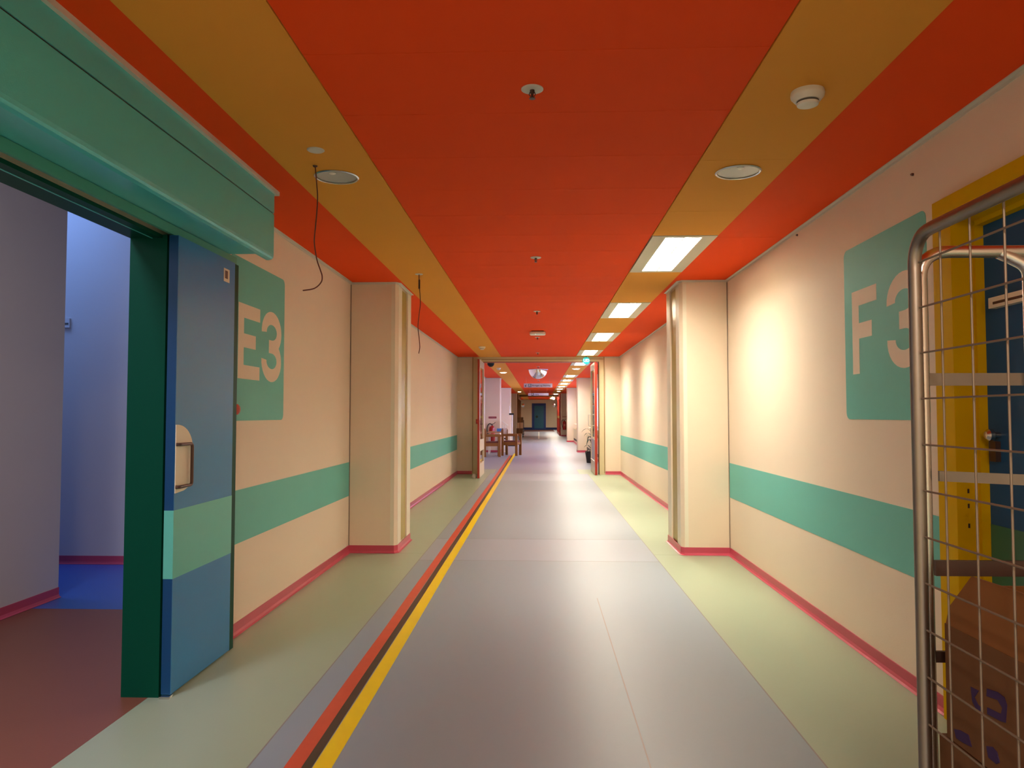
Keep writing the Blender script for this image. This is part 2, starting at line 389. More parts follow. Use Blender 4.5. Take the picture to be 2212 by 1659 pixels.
# pillars with a recessed olive channel in the flank
def pillar(x_in, x_wall, y0, y1, z1=H, channel=True):
    s = 1 if x_in > 0 else -1
    bm = bmesh.new()
    if channel:
        g0, g1, d, c = y0+0.20, y0+0.51, 0.02, 0.05
        poly = [(x_wall, y0), (x_in+s*c*0.5, y0), (x_in, y0+0.035), (x_in, g0), (x_in+s*d, g0+0.005), (x_in+s*d, g1-0.005), (x_in, g1), (x_in, y1), (x_wall, y1)]
    else:
        poly = [(x_wall, y0), (x_in+s*0.02, y0), (x_in, y0+0.02), (x_in, y1), (x_wall, y1)]
    prism(bm, poly, lambda a, b, h: (a, b, h), 0, z1)
    o = tag(link('pillar', bm, PILL), kind=ST)
    if channel:
        box('channel_lining', x_in+s*0.0195, x_in+s*0.0125, g0+0.006, g1-0.006, 0.072, z1-0.03, OLIVE, o)
        box('corner_guard', x_in-s*0.0015, x_in+s*0.002, y0+0.04, g0-0.002, 0.072, z1-0.03, WHITEP, o)
        box('corner_guard', x_in-s*0.0015, x_in+s*0.002, g1+0.002, y1-0.004, 0.072, z1-0.03, WHITEP, o)
        box('corner_guard', x_in+s*0.028, x_in+s*0.06, y0-0.002, y0+0.002, 0.072, z1-0.03, WHITEP, o)
        box('joint_strip', x_wall-s*0.008, x_wall-s*0.001, y0-0.008, y0, 0.07, z1-0.02, mat('joint_grey', (0.26, 0.20, 0.15), 0.6), o)
    return o
pillar(PL, XL, Y1, Y1E); pillar(PR, XR, Y1, Y1E)
for yy in (24.9, 34.2, 43.4):
    pillar(PL, XL-0.06, yy, yy+0.65, channel=False); pillar(PR, XR+0.08, yy, yy+0.65, channel=False)

# skirting
def skirt(name, pts, m=SKIRT, h=0.07, t=0.006):
    """cove skirting along a ground polyline; interior side to the right of travel"""
    bm = bmesh.new()
    prof = [(0, h), (t, h), (t, 0.022), (t+0.006, 0.008), (t+0.018, 0.002), (0, 0.0)]
    P = [Vector((*p, 0)) for p in pts]; rings = []
    for i, p in enumerate(P):
        d1 = (P[i]-P[i-1]).normalized() if i else None; d2 = (P[i+1]-P[i]).normalized() if i < len(P)-1 else None
        n = lambda d: Vector((d.y, -d.x, 0))
        if d1 is None: nn = n(d2)
        elif d2 is None: nn = n(d1)
        else:
            b = (n(d1)+n(d2)).normalized(); nn = b/max(0.3, b.dot(n(d1)))
        rings.append([bm.verts.new(p+nn*o+Vector((0, 0, z))) for o, z in prof])
    for a, b in zip(rings, rings[1:]):
        for k in range(len(prof)):
            bm.faces.new((a[k], a[(k+1) % len(prof)], b[(k+1) % len(prof)], b[k]))
    bm.faces.new(rings[0]); bm.faces.new(rings[-1])
    bmesh.ops.recalc_face_normals(bm, faces=bm.faces)
    return tag(link(name, bm, m), kind=ST)
skirt('baseboard_left', [(XL, 3.98), (XL, Y1), (PL-0.025, Y1), (PL, Y1+0.035), (PL, Y1E), (XL, Y1E), (XL, YP), (-1.43, YP)])
skirt('baseboard_right', [(1.40, YP), (XR, YP), (XR, Y1E), (PR, Y1E), (PR, Y1+0.035), (PR+0.025, Y1), (XR, Y1), (XR, 3.22)])
skirt('baseboard_left_far', [(XL-0.06, YPE), (XL-0.06, 24.9), (PL, 24.9), (PL, 25.55), (XL-0.06, 25.55), (XL-0.06, 34.2), (PL, 34.2), (PL, 34.85), (XL-0.06, 34.85), (XL-0.06, 43.4), (PL, 43.4), (PL, 44.0)])
skirt('baseboard_right_far', [(PR, 44.0), (PR, 43.4), (1.58, 43.4), (1.58, 34.85), (PR, 34.85), (PR, 34.2), (1.58, 34.2), (1.58, 25.55), (PR, 25.55), (PR, 24.9), (1.58, 24.9), (1.58, YPE)])
skirt('baseboard_lobby_back', [(-7, 6.22), (XL-TZ, 6.22)])
skirt('baseboard_lobby_left', [(-3.35, -2), (-3.35, 5.09)])
# navy skirting of the end wall is a deeper board
tag(box('baseboard_end', -1.8, 1.8, YEND-0.015, YEND, 0, 0.19, SKIRTN), kind=ST)

# shadow-gap trims where walls meet the ceiling
def ctrim(name, pts, w=0.022, h=0.018):
    bm = bmesh.new(); P = [Vector((*p, 0)) for p in pts]; rings = []
    prof = [(0, H), (w, H), (w, H-0.004), (0.004, H-0.006), (0.004, H-h), (0, H-h)]
    for i, p in enumerate(P):
        n = lambda d: Vector((d.y, -d.x, 0))
        d1 = (P[i]-P[i-1]).normalized() if i else None; d2 = (P[i+1]-P[i]).normalized() if i < len(P)-1 else None
        if d1 is None: nn = n(d2)
        elif d2 is None: nn = n(d1)
        else:
            b = (n(d1)+n(d2)).normalized(); nn = b/max(0.3, b.dot(n(d1)))
        rings.append([bm.verts.new(p+nn*o+Vector((0, 0, z))) for o, z in prof])
    for a, b in zip(rings, rings[1:]):
        for k in range(len(prof)):
            bm.faces.new((a[k], a[(k+1) % len(prof)], b[(k+1) % len(prof)], b[k]))
    bm.faces.new(rings[0]); bm.faces.new(rings[-1])
    bmesh.ops.recalc_face_normals(bm, faces=bm.faces)
    return tag(link(name, bm, TRIM), kind=ST)
ctrim('trim_1', [(XL, 3.99), (XL, Y1), (PL-0.025, Y1), (PL, Y1+0.035), (PL, Y1E), (XL, Y1E), (XL, YP), (-1.2, YP)])
ctrim('trim_2', [(1.2, YP), (XR, YP), (XR, Y1E), (PR, Y1E), (PR, Y1+0.035), (PR+0.025, Y1), (XR, Y1), (XR, YB)])
ctrim('trim_3', [(XL-0.06, YPE), (XL-0.06, 24.9), (PL, 24.9), (PL, 25.55), (XL-0.06, 25.55), (XL-0.06, 34.2), (PL, 34.2), (PL, 34.85)])
ctrim('trim_4', [(PR, 34.85), (PR, 34.2), (XR+0.08, 34.2), (XR+0.08, 25.55), (PR, 25.55), (PR, 24.9), (XR+0.08, 24.9), (XR+0.08, YPE)])

# ------------------------------------------------------------------ sliding door with header on the left
hd = tag(thing('door_1', None, None, (-1.70, 1.6, 0)), kind=ST)
bm = bmesh.new()    # operator casing, cross section in (x, z)
HX, HY0, HY1 = -1.45, 0.2, 3.965
sec = [(XL, 2.150), (-1.490, 2.150), (-1.490, 2.115), (-1.475, 2.115), (-1.4585, 2.120), (-1.452, 2.128), (-1.45, 2.142), (-1.45, 2.3655), (-1.456, 2.3655), (-1.456, 2.3735), (-1.45, 2.3735), (-1.45, 2.478), (XL, 2.478)]
A = [bm.verts.new((a, HY0, b)) for a, b in sec]; B = [bm.verts.new((a, HY1, b)) for a, b in sec]
bm.faces.new(A); bm.faces.new(list(reversed(B)))
for i in range(len(sec)): bm.faces.new((A[i], B[i], B[(i+1) % len(sec)], A[(i+1) % len(sec)]))
bmesh.ops.recalc_face_normals(bm, faces=bm.faces)
link('header_casing', bm, HDR, hd)
box('header_slot', -1.457, -1.4545, HY0+0.01, HY1-0.01, 2.366, 2.373, BLACK, hd)
box('header_top_trim', XL, -1.432, HY0, HY1+0.03, 2.478, 2.4995, TRIM, hd, bevel=0.003)
box('guide_rail', -1.705, -1.69, HY0, 4.05, 2.104, 2.148, RAIL, hd, bevel=0.003)
# frame lining the opening
box('door_jamb', XL-TZ-0.01, XL+0.043, 3.318, 3.365, 0, 2.10, JAMB, hd, bevel=0.003)
box('door_lintel', XL-TZ-0.01, XL+0.02, 1.6, 3.33, 2.084, 2.10, JAMB, hd)
box('lintel_bead', XL-0.03, XL-0.024, 1.6, 3.33, 2.082, 2.085, HDR, hd)
box('end_post', XL, -1.672, 3.985, 4.035, 0.0, 2.10, JAMB, hd, bevel=0.004)
lf = box('door_leaf', -1.703, -1.660, 3.325, 3.958, 0.012, 2.098, [LEAFB], hd, bevel=0.002)
box('leaf_edge', -1.7035, -1.6615, 3.3235, 3.327, 0.014, 2.096, LEAFE, lf)
box('leaf_band', -1.7038, -1.6592, 3.3225, 3.959, 0.527, 0.835, LEAFT, lf)
box('floor_guide', -1.70, -1.655, 3.30, 3.34, 0.0, 0.010, STEEL, hd)
# D-shaped finger plate and pull handle
bm = bmesh.new(); pl = []
for i in range(13):
    t = PI/2*i/12; pl.append((3.327+0.165*math.sin(t)**0.9, 1.225-0.12*(1-math.cos(t))))
pl += [(3.492, 1.06), (3.49, 1.0), (3.475, 0.955), (3.45, 0.93), (3.41, 0.918), (3.327, 0.912)]
prism(bm, pl, lambda a, b, h: (h, a, b), -1.660, -1.656)
link('finger_plate', bm, CREAM, lf)
tubeobj('pull_handle', round_path([(-1.657, 3.33, 1.134), (-1.642, 3.335, 1.134), (-1.642, 3.457, 1.134), (-1.642, 3.457, 0.940), (-1.642, 3.335, 0.940), (-1.657, 3.33, 0.940)], 0.018), 0.0075, DKMET, lf)
st = box('door_sticker', -1.660, -1.6585, 3.815, 3.885, 1.975, 2.045, CREAM, lf)
box('sticker_print', -1.6586, -1.658, 3.828, 3.862, 1.992, 2.034, DKMET, st)
# push button on its back box by the post
pb = thing('push_button', 'red mushroom push button on a pale box beside the green door post', 'button', (XL, 4.10, 1.23))
box('back_box', XL+0.002, XL+0.028, 4.068, 4.135, 1.225, 1.365, WHITEG, pb, bevel=0.006)
bm = bmesh.new(); lathe(bm, [(0.0, 0), (0.018, 0.0), (0.018, 0.02), (0.030, 0.024), (0.030, 0.034), (0.02, 0.043), (0, 0.046)], 0, 0, 20)
bm.transform(Matrix.Translation((XL+0.026, 4.102, 1.30)) @ Matrix.Rotation(PI/2, 4, 'Y'))
link('button_cap', bm, REDP, pb, smooth=True)

# ------------------------------------------------------------------ painted panels E3 / F3
def stroke(bm, pts, w, fn, h0, h1):
    P = [Vector(p) for p in pts]; Lp, Rp = [], []
    for i, p in enumerate(P):
        d1 = (P[i]-P[i-1]).normalized() if i else None; d2 = (P[i+1]-P[i]).normalized() if i < len(P)-1 else None
        d = d1 if d2 is None else d2 if d1 is None else (d1+d2).normalized()
        n = Vector((-d.y, d.x)); Lp.append(p+n*w/2); Rp.append(p-n*w/2)
    for i in range(len(P)-1):
        prism(bm, [Lp[i], Lp[i+1], Rp[i+1], Rp[i]], fn, h0, h1)
def glyph(ch, w, h, t, fn, h0, h1, parent):
    bm = bmesh.new()
    if ch in 'EF':
        poly = [(0, 0), (t, 0), (t, h*0.42), (w*0.80, h*0.42), (w*0.80, h*0.42+t), (t, h*0.42+t), (t, h-t), (w, h-t), (w, h), (0, h)]
        if ch == 'E': poly = [(0, 0), (w, 0), (w, t), (t, t)] + poly[2:]
        prism(bm, poly, fn, h0, h1)
    else:
        ry = (h/2-t/2)/2; rx = (w-t)/2
        cu, cl = h/2+ry, t/2+ry
        ro, so, ri, si = rx+t/2, ry+t/2, rx-t/2, ry-t/2
        k = math.degrees(math.asin(ry/so))
        arc = lambda cy, a_, b_, p, q, n=20: [(w/2+p*math.cos(math.radians(a_+(b_-a_)*i/n)), cy+q*math.sin(math.radians(a_+(b_-a_)*i/n))) for i in range(n+1)]
        poly = arc(cu, 184, -k, ro, so) + arc(cl, k, -184, ro, so) + arc(cl, -184, 90, ri, si) + [(w*0.36, h/2-t/2), (w*0.36, h/2+t/2)] + arc(cu, -90, 184, ri, si)
        prism(bm, poly, fn, h0, h1)
    return link('letter' if ch in 'EF' else 'numeral', bm, WALL, parent)
e3 = thing('wall_sign', 'teal rounded panel reading E3 beside the sliding door', 'sign', (XL, 4.57, 1.24))
bm = bmesh.new(); prism(bm, rrect(4.12, 5.013, 1.235, 2.195, 0.04), lambda a, b, h: (h, a, b), XL, XL+0.0018); link('sign_panel', bm, TEAL, e3)
fnl = lambda oy: (lambda a, b, h: (h, oy+a, 1.483+b))
glyph('E', 0.335, 0.447, 0.083, fnl(4.235), XL+0.0015, XL+0.0026, e3)
glyph('3', 0.355, 0.460, 0.085, fnl(4.600), XL+0.0015, XL+0.0026, e3)
f3 = thing('wall_sign', 'teal rounded panel reading F3 beside the yellow door frame', 'sign', (XR, 3.77, 1.24))
bm = bmesh.new(); prism(bm, rrect(3.328, 4.215, 1.245, 2.187, 0.04), lambda a, b, h: (h, a, b), XR, XR-0.0018); link('sign_panel', bm, TEAL, f3)
fnr = lambda oy: (lambda a, b, h: (h, oy-a, 1.490+b))
glyph('F', 0.295, 0.450, 0.083, fnr(4.116), XR-0.0015, XR-0.0026, f3)
glyph('3', 0.345, 0.460, 0.085, fnr(3.712), XR-0.0015, XR-0.0026, f3)

# ------------------------------------------------------------------ yellow framed door on the right
d2 = tag(thing('door_2', None, None, (XR, 3.14, 0)), kind=ST)
def frame_leg(name, y0, y1, z0, z1): pass
box('door_architrave', XR-0.030, XR, 3.083, 3.220, 0, 2.177, YFR, d2, bevel=0.004)
box('door_architrave', XR-0.030, XR, 1.91, 3.083, 2.062, 2.177, YFR, d2, bevel=0.004)
box('door_architrave', XR-0.030, XR, 1.91, 2.05, 0, 2.062, YFR, d2, bevel=0.004)
box('door_reveal', XR-0.028, XR+0.09, 3.082, 3.14, 0, 2.075, YFR, d2, bevel=0.003)
box('door_stop', XR+0.055, XR+0.09, 3.062, 3.082, 0, 2.045, YFR, d2, bevel=0.002)
box('door_reveal', XR-0.028, XR+0.09, 2.05, 3.082, 2.061, 2.075, YFR, d2, bevel=0.003)
box('door_stop', XR+0.055, XR+0.09, 2.07, 3.062, 2.041, 2.061, YFR, d2, bevel=0.002)
dl = box('door_leaf', XR+0.090, XR+0.135, 2.06, 3.10, 0.01, 2.05, DBLUE, d2, bevel=0.002)
box('leaf_band', XR+0.0885, XR+0.091, 2.07, 3.061, 0.52, 0.832, DGREEN, dl)
pp = box('push_bar', XR+0.060, XR+0.090, 2.35, 2.99, 1.69, 1.732, CREAM, dl, bevel=0.006)
box('bar_slot', XR+0.0585, XR+0.062, 2.76, 2.96, 1.703, 1.713, DKMET, pp)
bm = bmesh.new(); lathe(bm, [(0, 0), (0.012, 0), (0.012, 0.02), (0.024, 0.03), (0.024, 0.045), (0.014, 0.055), (0, 0.056)], 0, 0, 20)
bm.transform(Matrix.Translation((XR+0.090, 2.99, 1.19)) @ Matrix.Rotation(-PI/2, 4, 'Y')); link('door_knob', bm, STEEL, dl, smooth=True)
box('lock_case', XR+0.070, XR+0.091, 2.985, 3.025, 1.085, 1.165, DKMET, dl, bevel=0.004)
for zz in (1.02, 0.97, 0.91, 0.83):
    box('strike_slot', XR+0.012, XR+0.019, 3.0805, 3.0822, zz-0.018, zz, DKMET, d2)

# ------------------------------------------------------------------ portal with fire doors
pt = tag(thing('door_3', None, None, (0, YP, 0)), kind=ST)
wall_grid('wall_portal', 'y', YP, YPE, XL-0.2, XR+0.22, 0, H+0.03, [(-1.426, 1.391, 0, 2.499)], WALL)
def post(x0, x1, s):
    o = box('door_post', x0, x1, YP-0.03, YPE+0.02, 0, 2.4985, BEIGE, pt, bevel=0.004)
    xg = x0+0.006 if s < 0 else x1-0.018
    box('post_groove', xg, xg+0.012, YP-0.031, YP-0.029, 0.03, 2.49, GROOVE, o)
    return o
post(-1.426, -1.236, -1); post(1.275, 1.391, 1)
hh = box('door_header', -1.236, 1.275, YP-0.03, YPE+0.02, 2.392, 2.4985, BEIGE, pt, bevel=0.004)
box('post_groove', -1.22, 1.36, YP-0.031, YP-0.029, 2.440, 2.450, GROOVE, hh)
box('door_lining', -1.236, -1.222, YP-0.01, YPE, 0, 2.392, FRED, pt)
box('door_lining', 1.262, 1.275, YP-0.01, YPE, 0, 2.392, GROOVE, pt)
box('door_lining', -1.222, 1.262, YP-0.01, YPE, 2.380, 2.392, FRED, pt)
def fire_leaf(x, y0, y1, face, near_left):
    """leaf standing open along the corridor at X, hinged; red lipping on the near edge"""
    o = tag(thing('door_leaf', None, None, (x, y0, 0)))
    o.parent = pt; o.matrix_parent_inverse = pt.matrix_world.inverted()
    t = 0.022
    box('edge_lipping', x-t+0.002, x+t+(-0.002 if near_left else 0.006), y0, y0+0.03, 0.008, 2.375, FRED, o, bevel=0.003)
    box('stile', x-t, x+t, y0+0.03, y0+0.15, 0.008, 2.375, face, o)
    box('stile', x-t, x+t, y1-0.12, y1, 0.008, 2.375, face, o)
    for z0, z1 in ((0.008, 0.27), (2.24, 2.375), (0.73, 0.78)) if not near_left else ((0.008, 0.28), (0.53, 0.76), (2.24, 2.375)):
        box('rail', x-t, x+t, y0+0.15, y1-0.12, z0, z1, face, o)
    if not near_left:
        box('kick_panel', x-t*0.6, x+t*0.6, y0+0.15, y1-0.12, 0.29, 0.73, KICK, o)
        for z in (0.27, 0.735): box('bright_bead', x-t-0.006, x+t+0.004, y0+0.03, y1, z, z+0.022, WHITE, o)
        box('glass_pane', x-0.004, x+0.004, y0+0.15, y1-0.12, 0.78, 2.24, GLASS, o)
        tubeobj('pull_handle', round_path([(x-t, y1-0.07, 1.02), (x-t-0.05, y1-0.07, 1.02), (x-t-0.05, y1-0.07, 1.27), (x-t, y1-0.07, 1.27)], 0.02), 0.012, WHITE, o)
    else:
        box('glass_pane', x-0.004, x+0.004, y0+0.15, y1-0.12, 0.28, 0.53, GLASS, o)
        box('glass_pane', x-0.004, x+0.004, y0+0.15, y1-0.12, 0.76, 2.24, GLASS, o)
        box('lever_plate', x+t, x+t+0.006, y0+0.06, y0+0.10, 0.95, 1.15, DKMET, o)
        tubeobj('lever', round_path([(x+t, y0+0.08, 1.08), (x+t+0.05, y0+0.08, 1.08), (x+t+0.05, y0+0.2, 1.08)], 0.015), 0.009, DKMET, o)
    return o
fire_leaf(-1.205, 14.69, 15.94, FCREAM, True)
fire_leaf(1.185, 15.55, 16.78, FCREAM, False)
ds = tag(link('door_stop_dome', (lambda b: (lathe(b, [(0.0, 0.085), (0.028, 0.08), (0.045, 0.055), (0.05, 0.025), (0.045, 0)], -1.30, 14.85, 20), b)[1])(bmesh.new()), WHITE, smooth=True), 'white round floor door stop beside the open cream door leaf', 'door stop')
bx = thing('wall_button', 'small dark red button box on the beige portal post', 'button', (-1.315, YP-0.03, 1.12))
box('back_box', -1.345, -1.285, YP-0.058, YP-0.030, 1.07, 1.17, SIGNR, bx, bevel=0.004)
box('button_cap', -1.328, -1.302, YP-0.064, YP-0.058, 1.10, 1.14, REDP, bx, bevel=0.003)

# ------------------------------------------------------------------ ceiling lamps
def make_lamp(y, label):
    xc = (LAMP_X0+LAMP_X1)/2; yc = y+LAMP_LEN/2
    o = thing('ceiling_lamp', label, 'ceiling lamp', (xc, yc, H), 'lit louvre lamps in the right ochre strip')
    x0, x1, y0, y1 = LAMP_X0+0.004, LAMP_X1-0.004, y+0.003, y+LAMP_LEN-0.003
    gx0, gx1, gy0, gy1 = xc-0.125, xc+0.125, y+0.05, y+LAMP_LEN-0.06
    bm = bmesh.new()
    o4 = [(x0, y0), (x1, y0), (x1, y1), (x0, y1)]; i4 = [(gx0, gy0), (gx1, gy0), (gx1, gy1), (gx0, gy1)]
    zo, zi = H-0.008, H+0.052
    VO = [bm.verts.new((a, b, zo)) for a, b in o4]; VI = [bm.verts.new((a, b, zo)) for a, b in i4]
    VU = [bm.verts.new((a, b, zi)) for a, b in i4]; VT = [bm.verts.new((a, b, H+0.01)) for a, b in o4]
    for i in range(4):
        j = (i+1) % 4
        bm.faces.new((VO[i], VO[j], VI[j], VI[i])); bm.faces.new((VI[i], VI[j], VU[j], VU[i])); bm.faces.new((VT[i], VT[j], VO[j], VO[i]))
    bm.faces.new(VU)
    bmesh.ops.recalc_face_normals(bm, faces=bm.faces)
    link('lamp_frame', bm, LFRAME, o)
    for sx in (-1, 1):
        xa, xb = (gx0+0.004, xc-0.004) if sx < 0 else (xc+0.004, gx1-0.004)
        box('diffuser', xa, xb, gy0+0.004, gy1-0.004, H+0.040, H+0.046, LGLOW, o)
        bm = bmesh.new()
        for k in range(16):
            yy = gy0+0.05+(gy1-gy0-0.1)*k/15
            fbox(bm, xa+0.06, xb-0.004, yy-0.0015, yy+0.0015, H-0.004, H+0.010)
        b = link('louvre_blades', bm, LOUV, o); b['kind'] = 'stuff'
    box('centre_bar', xc-0.004, xc+0.004, gy0, gy1, H-0.009, H+0.046, LFRAME, o)
    box('bar_dark_strip', xc-0.0035, xc+0.0035, gy0, gy1, H-0.0095, H-0.009, DKMET, o)  # thin dark line along the underside of the divider
    for xa in (gx0, gx1-0.0015): box('side_reflector', xa, xa+0.0015, gy0, gy1, H-0.006, H+0.045, LOUV, o)
    for ya in (gy0, gy1-0.0015): box('end_reflector', gx0+0.002, gx1-0.002, ya, ya+0.0015, H-0.006, H+0.045, LOUV, o)
    return o
LAB = ['lit white louvre lamp first of the row before the portal',
       'lit white louvre lamp second of the row before the portal',
       'lit white louvre lamp third of the row before the portal',
       'lit white louvre lamp fourth of the row, above the cyan exit globe',
       'lit louvre lamp just beyond the portal header',
       'first lit louvre lamp beyond the round lit downlight', 'second lit louvre lamp beyond the round lit downlight',
       'third lit louvre lamp beyond the round lit downlight', 'fourth lit louvre lamp beyond the round lit downlight',
       'fifth lit louvre lamp beyond the round lit downlight', 'far louvre lamp above the red glazed screen',
       'far louvre lamp, second above the red glazed screen', 'far louvre lamp, third above the red glazed screen', 'far louvre lamp added as fill between the red screen and the brown mat', 'far louvre lamp added as fill above the brown mat']
lamp0 = make_lamp(LAMP_Y[0], LAB[0])
for ly, lb in zip(LAMP_Y[1:], LAB[1:]):
    c = copy_tree(lamp0); c.location.y = ly+LAMP_LEN/2; c['label'] = lb
    c.matrix_world = Matrix.Translation(c.location)

def downlight(x, y, on, label):
    o = thing('downlight', label, 'downlight', (x, y, H), 'round recessed downlights')
    bm = bmesh.new(); lathe(bm, [(0.102, H-0.003), (0.112, H-0.003), (0.114, H-0.008), (0.108, H-0.012), (0.102, H-0.009)], x, y, 36, cap=False); link('trim_ring', bm, STEEL if not on else WHITE, o, smooth=True)
    bm = bmesh.new(); lathe(bm, [(0.0, H-(0.026 if on else 0.007)), (0.06, H-(0.022 if on else 0.0065)), (0.103, H-0.006), (0.103, H-0.0045), (0, H-0.0045)], x, y, 36, cap=False); link('lens', bm, DGLOW if on else DOFF, o, smooth=True)
    if not on:
        bm = bmesh.new(); lathe(bm, [(0.0, H-0.011), (0.012, H-0.010), (0.018, H-0.007)], x-0.005, y-0.06, 16, cap=False); link('lamp_cap', bm, WHITE, o, smooth=True)
    return o
downlight(1.006, 3.727, False, 'unlit round downlight in the right ochre strip before the first lit lamp')
downlight(-1.041, 3.73, False, 'unlit round downlight in the left ochre strip beside the hanging cable')
for x, y, lb in ((0.99, 19.83, 'lit round downlight just beyond the portal header'),
                 (-1.043, 21.5, 'lit round downlight in the left strip above the chairs'),
                 (-1.06, 39.9, 'far lit round downlight at the end of the left strip'),
                 (1.03, 39.0, 'far lit round downlight at the end of the right strip')):
    downlight(x, y, True, lb)
    area('downlight_light', (x, y, H-0.02), (0, 0, 0), 0.18, 0.18, DOWN_W, LAMP_COL)

# ------------------------------------------------------------------ sprinklers, detectors
def sprinkler(x, y, label):
    o = thing('sprinkler', label, 'sprinkler', (x, y, H), 'sprinkler heads down the red ceiling')
    bm = bmesh.new(); lathe(bm, [(0, H-0.005), (0.038, H-0.005), (0.042, H-0.003), (0.042, H)], x, y, 28); link('cover_plate', bm, WHITEG, o, smooth=True)
    bm = bmesh.new(); lathe(bm, [(0.0, H-0.004), (0.009, H-0.005), (0.009, H-0.016), (0.005, H-0.02), (0.005, H-0.036), (0.0, H-0.036)], x, y, 12)
    for s in (-1, 1): tube(bm, [(x+s*0.008, y, H-0.012), (x+s*0.012, y, H-0.022), (x+s*0.003, y, H-0.036)], 0.0018, 6)
    link('sprinkler_body', bm, DKMET, o)
    bm = bmesh.new(); lathe(bm, [(0, H-0.0385), (0.012, H-0.038), (0.012, H-0.0365), (0, H-0.036)], x, y, 16); link('deflector', bm, DKMET, o)
    return o
SPL = ['sprinkler head nearest the viewer in the red ceiling', 'second sprinkler head, between the hanging cable and the first lit lamp',
       'third sprinkler head, before the white access point', 'sprinkler head just beyond the white access point',
       'sprinkler head just before the portal header', 'sprinkler head just beyond the portal header, before the dome mirror',
       'sprinkler head just beyond the dome mirror', 'sprinkler head behind the first hanging sign', 'sprinkler head behind the second hanging sign']
for (yy, lb) in zip((2.747, 5.75, 8.78, 11.75, 14.74, 19.0, 22.0, 26.8, 35.6), SPL): sprinkler(-0.024, yy, lb)

def detector(x, y, label, sc=1.0, m=WHITE):
    o = thing('smoke_detector', label, 'smoke detector', (x, y, H))
    z = H-0.004
    bm = bmesh.new(); lathe(bm, [(0.060*sc, z), (0.062*sc, z-0.012), (0.060*sc, z-0.022), (0.046*sc, z-0.038), (0.0, z-0.038)], x, y, 32); link('detector_base', bm, m, o, smooth=True)
    bm = bmesh.new(); lathe(bm, [(0.040*sc, z-0.038), (0.039*sc, z-0.045), (0, z-0.045)], x, y, 32); link('chamber_slot', bm, DARK, o, smooth=True)
    bm = bmesh.new(); lathe(bm, [(0.041*sc, z-0.045), (0.038*sc, z-0.053), (0.028*sc, z-0.057), (0, z-0.058)], x, y, 32); link('detector_cap', bm, m, o, smooth=True)
    return o
detector(1.02, 2.80, 'white smoke detector in the right ochre strip nearest the viewer')
detector(-1.03, 13.3, 'small smoke detector in the left ochre strip before the portal', 1.0, CREAM)
detector(-1.06, 19.4, 'small smoke detector beyond the portal beside the dark globe', 0.95, CREAM)
ap = thing('access_point', 'white rounded access point in the middle of the red ceiling', 'access point', (-0.02, 10.9, H))
bm = bmesh.new(); prism(bm, rrect(-0.137, 0.097, 10.80, 11.03, 0.05), lambda a, b, h: (a, b, h), H-0.052, H-0.012)
link('housing', bm, WHITE, ap, bevel=0.012, smooth=True)
box('mounting_plate', -0.11, 0.07, 10.83, 11.0, H-0.012, H, DKMET, ap)
bm = bmesh.new(); lathe(bm, [(0, H-0.056), (0.006, H-0.054), (0.007, H-0.05)], -0.05, 10.82, 10, cap=False); link('status_light', bm, EXITN, ap)

# ceiling roses with loose cables
def rose(x, y, label, r=0.040):
    bm = bmesh.new(); lathe(bm, [(0, H-0.009), (r*0.9, H-0.009), (r, H-0.006), (r, H-0.004)], x, y, 24)
    return tag(link('ceiling_rose', bm, WHITEG, smooth=True), label, 'cover plate')
rose(-1.032, 3.344, 'small pale cover disc in the left ochre strip before the cable hole')
rose(-1.046, 6.38, 'pale cover disc where the far hanging cable leaves the ceiling', 0.034)
def pix(x, y, Y):      # a point of the photograph (2212 px frame) turned into a place on the plane y = Y
    D = fwd + r_*((x-1106)/1598.23) - u_*((y-829.5)/1598.23); t = Y/D.y
    return Vector((0, 0, CZ))+D*t
def smooth_pts(p, n=5):
    out = []
    for i in range(len(p)-1):
        a, b, c, d = p[max(0, i-1)], p[i], p[i+1], p[min(len(p)-1, i+2)]
        for k in range(n):
            t = k/n; out.append(0.5*((2*b)+(c-a)*t+(2*a-5*b+4*c-d)*t*t+(3*b-a-3*c+d)*t**3))
    out.append(p[-1]); return out
cb = thing('hanging_cable', 'near brown cable dangling from the ceiling with a curled end', 'cable', (-1.098, 3.56, H))
pp_ = [(268, 262), (272, 300), (280, 400), (285, 480), (280, 590), (268, 720), (262, 810), (280, 930), (303, 1000), (318, 1050), (310, 1095), (262, 1138), (180, 1153)]
P = [pix(600+a/3.3175, 280+b/3.3175, 3.56) for a, b in pp_]; P[0].z = H-0.004
tubeobj('cable', smooth_pts(P), 0.0032, mat('cable_brown', (0.12, 0.03, 0.02), 0.45), cb, 8)
bm = bmesh.new(); lathe(bm, [(0.012, H-0.0045), (0.010, H-0.010), (0.005, H-0.012)], P[0].x, 3.56, 14, cap=False); link('cable_grommet', bm, DKMET, cb)
cb2 = thing('hanging_cable', 'far thin brown cable dangling before the left pillar', 'cable', (-1.046, 6.38, H))
pp_ = [(1012, 1032), (1014, 1100), (1020, 1200), (1021, 1260), (1010, 1350), (1005, 1420), (1014, 1500), (1018, 1560), (1010, 1605)]
P = [pix(600+a/3.3175, 280+b/3.3175, 6.38) for a, b in pp_]; P[0].z = H-0.008
tubeobj('cable', smooth_pts(P), 0.0035, MATS['cable_brown'], cb2, 8)
tubeobj('cable_sleeve', [P[1]+Vector((0, 0, 0.03)), P[1], P[1]-Vector((0, 0, 0.05))], 0.008, DKMET, cb2, 8)

